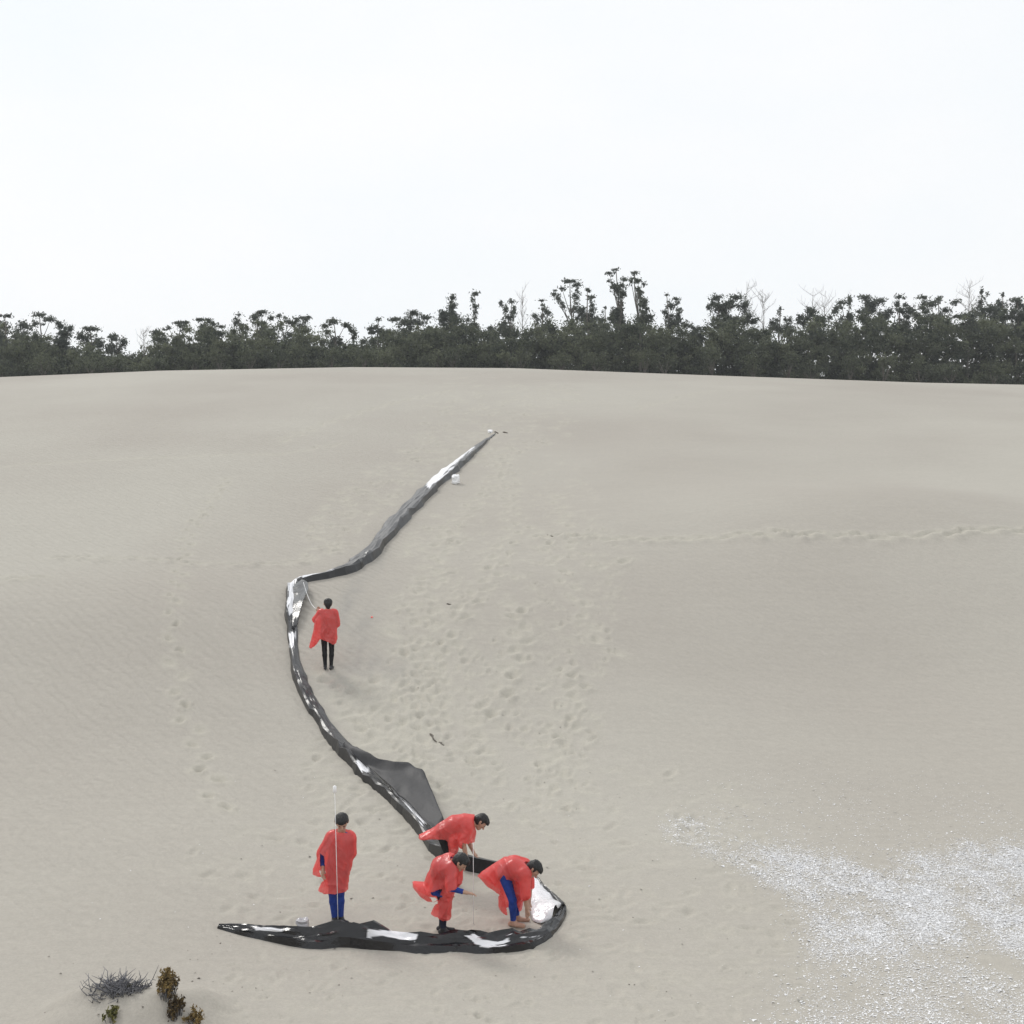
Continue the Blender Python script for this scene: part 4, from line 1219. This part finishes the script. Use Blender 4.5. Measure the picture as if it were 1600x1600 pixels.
def crumple(name, px, py, size, flat, mat, label, cat, seedv, rot=0.0):
    gx, gy = hit(px, py); x, y = float(gx[0]), float(gy[0]); z = float(ground_z(x, y)[0])
    n, m = 18, 12
    th = np.linspace(0, 2*math.pi, n, endpoint=False); ph = np.linspace(0.02, math.pi-0.02, m)
    TH, PH = np.meshgrid(th, ph)
    D = np.stack([np.cos(TH)*np.sin(PH), np.sin(TH)*np.sin(PH), np.cos(PH)], -1)
    r = 1+0.35*fbm(D[..., 0]*2.2+seedv, D[..., 1]*2.2, D[..., 2]*2.2, seed=seedv, oct=3)
    sq = 0.75/np.abs(D).max(-1)**0.9
    V = D*(r*sq)[..., None]*np.array(size)
    V[..., 2] = V[..., 2]*flat+size[2]*flat*0.8
    c, s = math.cos(rot), math.sin(rot)
    V = np.stack([V[..., 0]*c-V[..., 1]*s, V[..., 0]*s+V[..., 1]*c, V[..., 2]], -1)
    dzdy = float(ground_z(x, y+0.4)[0]-ground_z(x, y-0.4)[0])/0.8
    V[..., 2] += V[..., 1]*dzdy
    V = V.reshape(-1, 3)
    ix = np.arange(n*m).reshape(m, n)
    F = np.stack([ix[:-1], np.roll(ix[:-1], -1, 1), np.roll(ix[1:], -1, 1), ix[1:]], -1).reshape(-1, 4)
    o = mesh_obj(name, V, F, mat, None, False); o.location = (x, y, z)
    return tag(o, label, cat)
crumple('plastic_bag', 712, 756, (0.20, 0.2, 0.26), 0.9, M['white'], 'white plastic bag lying on the slope right of the upper strip', 'bag', 5)
crumple('plastic_bag', 766, 675, (0.16, 0.3, 0.10), 0.8, M['white'], 'small white bag at the top end of the strip', 'bag', 8)
M['clear'] = plastic('clear_crinkled_film', (0.42, 0.41, 0.43), 0.18, 0.02, 0.9)
crumple('crumpled_film', 473, 1453, (0.12, 0.12, 0.13), 0.85, M['clear'], 'ball of crinkled silvery film behind the lower sheet, left of the standing person', 'film', 12)
M['red_scrap'] = plastic('red_scrap_film', (0.75, 0.10, 0.08), 0.4, 0.0)
crumple('plastic_scrap', 581, 965, (0.03, 0.05, 0.03), 0.6, M['red_scrap'], 'tiny red scrap on the sand right of the upper person', 'scrap', 14)
M['drift'] = noisy_mat('driftwood', (0.09, 0.08, 0.07), (0.20, 0.18, 0.155), 20, 0.9, 0.1)
def stick(px, py, px2, py2, r, label):
    gx, gy = hit([px, px2], [py, py2]); z = ground_z(gx, gy)
    q = np.linspace(0, 1, 5)[:, None]
    P = np.array([gx[0], gy[0], z[0]+r*0.6])*(1-q)+np.array([gx[1], gy[1], z[1]+r*0.6])*q
    P[:, 0] += 0.02*np.sin(q[:, 0]*7)
    thing_tube('stick', P, [r*.7, r, r*.9, r*.8, r*.4], M['drift'], label, 'stick', 6)
stick(672, 1148, 681, 1158, 0.028, 'dark stick on the trodden slope, upper of a broken pair')
stick(686, 1161, 693, 1165, 0.03, 'short dark stick on the trodden slope, lower of a broken pair')
stick(773, 675, 778, 676, 0.05, 'dark peg beside the small white bag at the top of the strip')
stick(786, 676, 793, 677, 0.04, 'dark twig just right of the peg at the top of the strip')
stick(698, 944, 704, 945, 0.022, 'dark twig on the slope right of the upper person')
stick(855, 838, 864, 838, 0.02, 'dark twig lying at the left end of the horizontal footprint line')

# flecks of dark debris on the trodden sand
def flakes(name, gx, gy, size, mat, label, cat, lift=0.006, tilt=0.5):
    n = len(gx); z = ground_z(gx, gy)+lift
    a = rng.uniform(0, 2*math.pi, n); s = size*np.exp(rng.normal(-0.05, 0.4, n))
    base = np.array([0, 2.1, 4.2])
    V = np.zeros((n, 4, 3)); 
    for k in range(3):
        rr = s*rng.uniform(0.7, 1.3, n)
        V[:, k, 0] = gx+np.cos(a+base[k])*rr; V[:, k, 1] = gy+np.sin(a+base[k])*rr
        V[:, k, 2] = z+rng.uniform(-0.3, tilt, n)*s
    V[:, 3, 0] = gx; V[:, 3, 1] = gy; V[:, 3, 2] = z+s*rng.uniform(0.12, 0.4, n)
    ix = np.arange(n)[:, None]*4
    F = np.concatenate([ix+np.array(q) for q in ([0, 1, 3], [1, 2, 3], [2, 0, 3])])
    o = mesh_obj(name, V.reshape(-1, 3), F, mat, None, False)
    return tag(o, label, cat, kind='stuff')
pp = []
for poly, n in (([(600, 820), (980, 820), (960, 1290), (640, 1290)], 46), ([(330, 1200), (1000, 1200), (1250, 1640), (250, 1640)], 120),
                ([(640, 600), (900, 600), (900, 800), (640, 800)], 20), ([(60, 1490), (420, 1490), (420, 1640), (60, 1640)], 30)):
    xs = [p[0] for p in poly]; ys = [p[1] for p in poly]
    px = rng.uniform(min(xs), max(xs), n*2); py = rng.uniform(min(ys), max(ys), n*2); k = in_poly(px, py, poly)
    pp.append(np.stack([px[k][:n], py[k][:n]], 1))
pp = np.vstack(pp); gx, gy = hit(pp[:, 0], pp[:, 1])
flakes('debris', gx, gy, 0.014, M['drift'], 'dark flecks of twig and debris strewn over the sand', 'debris')

# white shell grit spread at the lower right
M['shell'] = noisy_mat('shell_grit', (0.80, 0.80, 0.82), (0.90, 0.90, 0.91), 30, 0.6, 0.4)
n = 900000
X = rng.uniform(1.2, 9.5, n); Y = rng.uniform(13.2, 27.0, n)
keep = rng.random(n) < shell_density(X+rng.normal(0, 0.08, n), Y+rng.normal(0, 0.14, n))*0.95
gx, gy = X[keep], Y[keep]
# lone bright bits further out
px = np.concatenate([rng.uniform(1040, 1700, 170), rng.uniform(60, 560, 60), rng.uniform(850, 1150, 40)]); py = np.concatenate([1350-np.abs(rng.normal(0, 75, 170)), rng.uniform(1180, 1480, 60), rng.uniform(1200, 1580, 40)])
ax_, ay_ = hit(px, py)
gx = np.concatenate([gx, ax_]); gy = np.concatenate([gy, ay_])
flakes('shell_grit', gx, gy, 0.0108, M['shell'], 'bright white shell grit scattered over the sand at the lower right', 'shell grit', 0.004)

# plants on the hummock at the lower left
M['dry'] = noisy_mat('dry_twigs', (0.10, 0.10, 0.11), (0.26, 0.26, 0.28), 12, 0.9, 0.1)
M['green_pl'] = noisy_mat('green_succulent', (0.06, 0.075, 0.025), (0.20, 0.18, 0.06), attr='tone', rough=0.6, spec=0.3)
M['rust_pl'] = noisy_mat('rusty_plant', (0.055, 0.040, 0.025), (0.23, 0.16, 0.06), attr='tone', rough=0.7, spec=0.2)
def ground_plant(name, px, py, rx, ry, h, n, mat, label, size=0.035, tone=0.5):
    gx, gy = hit(px, py); x, y = float(gx[0]), float(gy[0]); z = float(ground_z(x, y)[0])
    root = empty(name, (x, y, z), label, 'plant')
    g = Geo(); s = Geo()
    for i in range(max(4, n//26)):
        ox, oy = rng.normal(0, 0.45)*rx, rng.normal(0, 0.45)*ry
        oz = float(ground_z(x+ox, y+oy)[0])-z
        c = np.array([ox, oy, oz+h*rng.uniform(0.35, 0.8)])
        g.add(*leaves(c, np.array([rx*.3, ry*.3, h*.3]), 26, size, np.clip(tone+rng.normal(0, .25), 0, 1), droop=-0.8))
        s.add(*tube(np.linspace(np.array([ox*.6, oy*.6, oz-0.02]), c, 3), [0.008, 0.006, 0.004], 4))
    s.build('stems', M['dry'], root)['kind'] = 'stuff'; g.build('foliage', mat, root, None, False)
def twig_bush(px, py, rx, ry, h, n, label):
    gx, gy = hit(px, py); x, y = float(gx[0]), float(gy[0]); z = float(ground_z(x, y)[0])
    root = empty('dry_bush', (x, y, z), label, 'plant')
    g = Geo()
    for i in range(n):
        ox, oy = rng.normal(0, 0.4)*rx, rng.normal(0, 0.4)*ry
        oz = float(ground_z(x+ox, y+oy)[0])-z
        a = rng.uniform(0, 2*math.pi); L = rng.uniform(0.5, 1.2)*h
        e = np.array([ox+math.cos(a)*L*1.1, oy+math.sin(a)*L*0.7, oz+L*rng.uniform(0.15, 0.9)])
        P = np.linspace(np.array([ox, oy, oz-0.01]), e, 4); P[1:3] += rng.normal(0, 0.02, (2, 3))
        g.add(*tube(P, [0.008, 0.007, 0.005, 0.003], 4))
        if i % 2 == 0:
            P2 = np.linspace(P[2], P[2]+rng.normal(0, 0.06, 3)+(0, 0, .03), 3); g.add(*tube(P2, [0.005, 0.004, 0.002], 4))
    g.build('twigs', M['dry'], root)['kind'] = 'stuff'
twig_bush(188, 1548, 0.36, 0.22, 0.20, 230, 'tangled grey dry bush on the little hummock at lower left')
ground_plant('succulent_plant', 206, 1547, 0.05, 0.06, 0.08, 130, M['green_pl'], 'small green sprig in the right part of the grey dry bush', 0.022, 0.6)
ground_plant('succulent_plant', 174, 1590, 0.08, 0.10, 0.15, 320, M['green_pl'], 'green plant with rusty tips on the hummock below the grey bush', 0.026, 0.5)
ground_plant('creeping_plant', 262, 1556, 0.10, 0.16, 0.30, 1300, M['rust_pl'], 'rusty orange and green plant trailing down the hummock', 0.022, 0.6)
ground_plant('creeping_plant', 275, 1586, 0.10, 0.12, 0.22, 900, M['rust_pl'], 'dark brown plant clump below the trailing rusty plant', 0.022, 0.2)
ground_plant('creeping_plant', 308, 1602, 0.12, 0.12, 0.14, 620, M['rust_pl'], 'yellowish plant clump at the bottom edge right of the brown one', 0.020, 0.75)

# ------------------------------------------------------------------ thin sea air
hm = bpy.data.materials.new('haze_air'); hm.use_nodes = True
hm.node_tree.nodes.clear()
ho = hm.node_tree.nodes.new('ShaderNodeOutputMaterial'); pv = hm.node_tree.nodes.new('ShaderNodeVolumePrincipled')
pv.inputs['Color'].default_value = (0.94, 0.97, 1.0, 1); pv.inputs['Density'].default_value = 0.00055
hm.node_tree.links.new(pv.outputs[0], ho.inputs['Volume'])
x1 = float(np.abs(GX).max())+5; y0_, y1_ = -65.0, 2010.0; z0_, z1_ = float(GZ.min())-1.0, 34.0
V = [(a, b, c) for a in (-x1, x1) for b in (y0_, y1_) for c in (z0_, z1_)]
F = [(0, 1, 3, 2), (4, 6, 7, 5), (0, 4, 5, 1), (2, 3, 7, 6), (0, 2, 6, 4), (1, 5, 7, 3)]
tag(mesh_obj('haze', V, F, hm, None, False), 'thin pale sea haze over the dune', 'haze', kind='stuff')
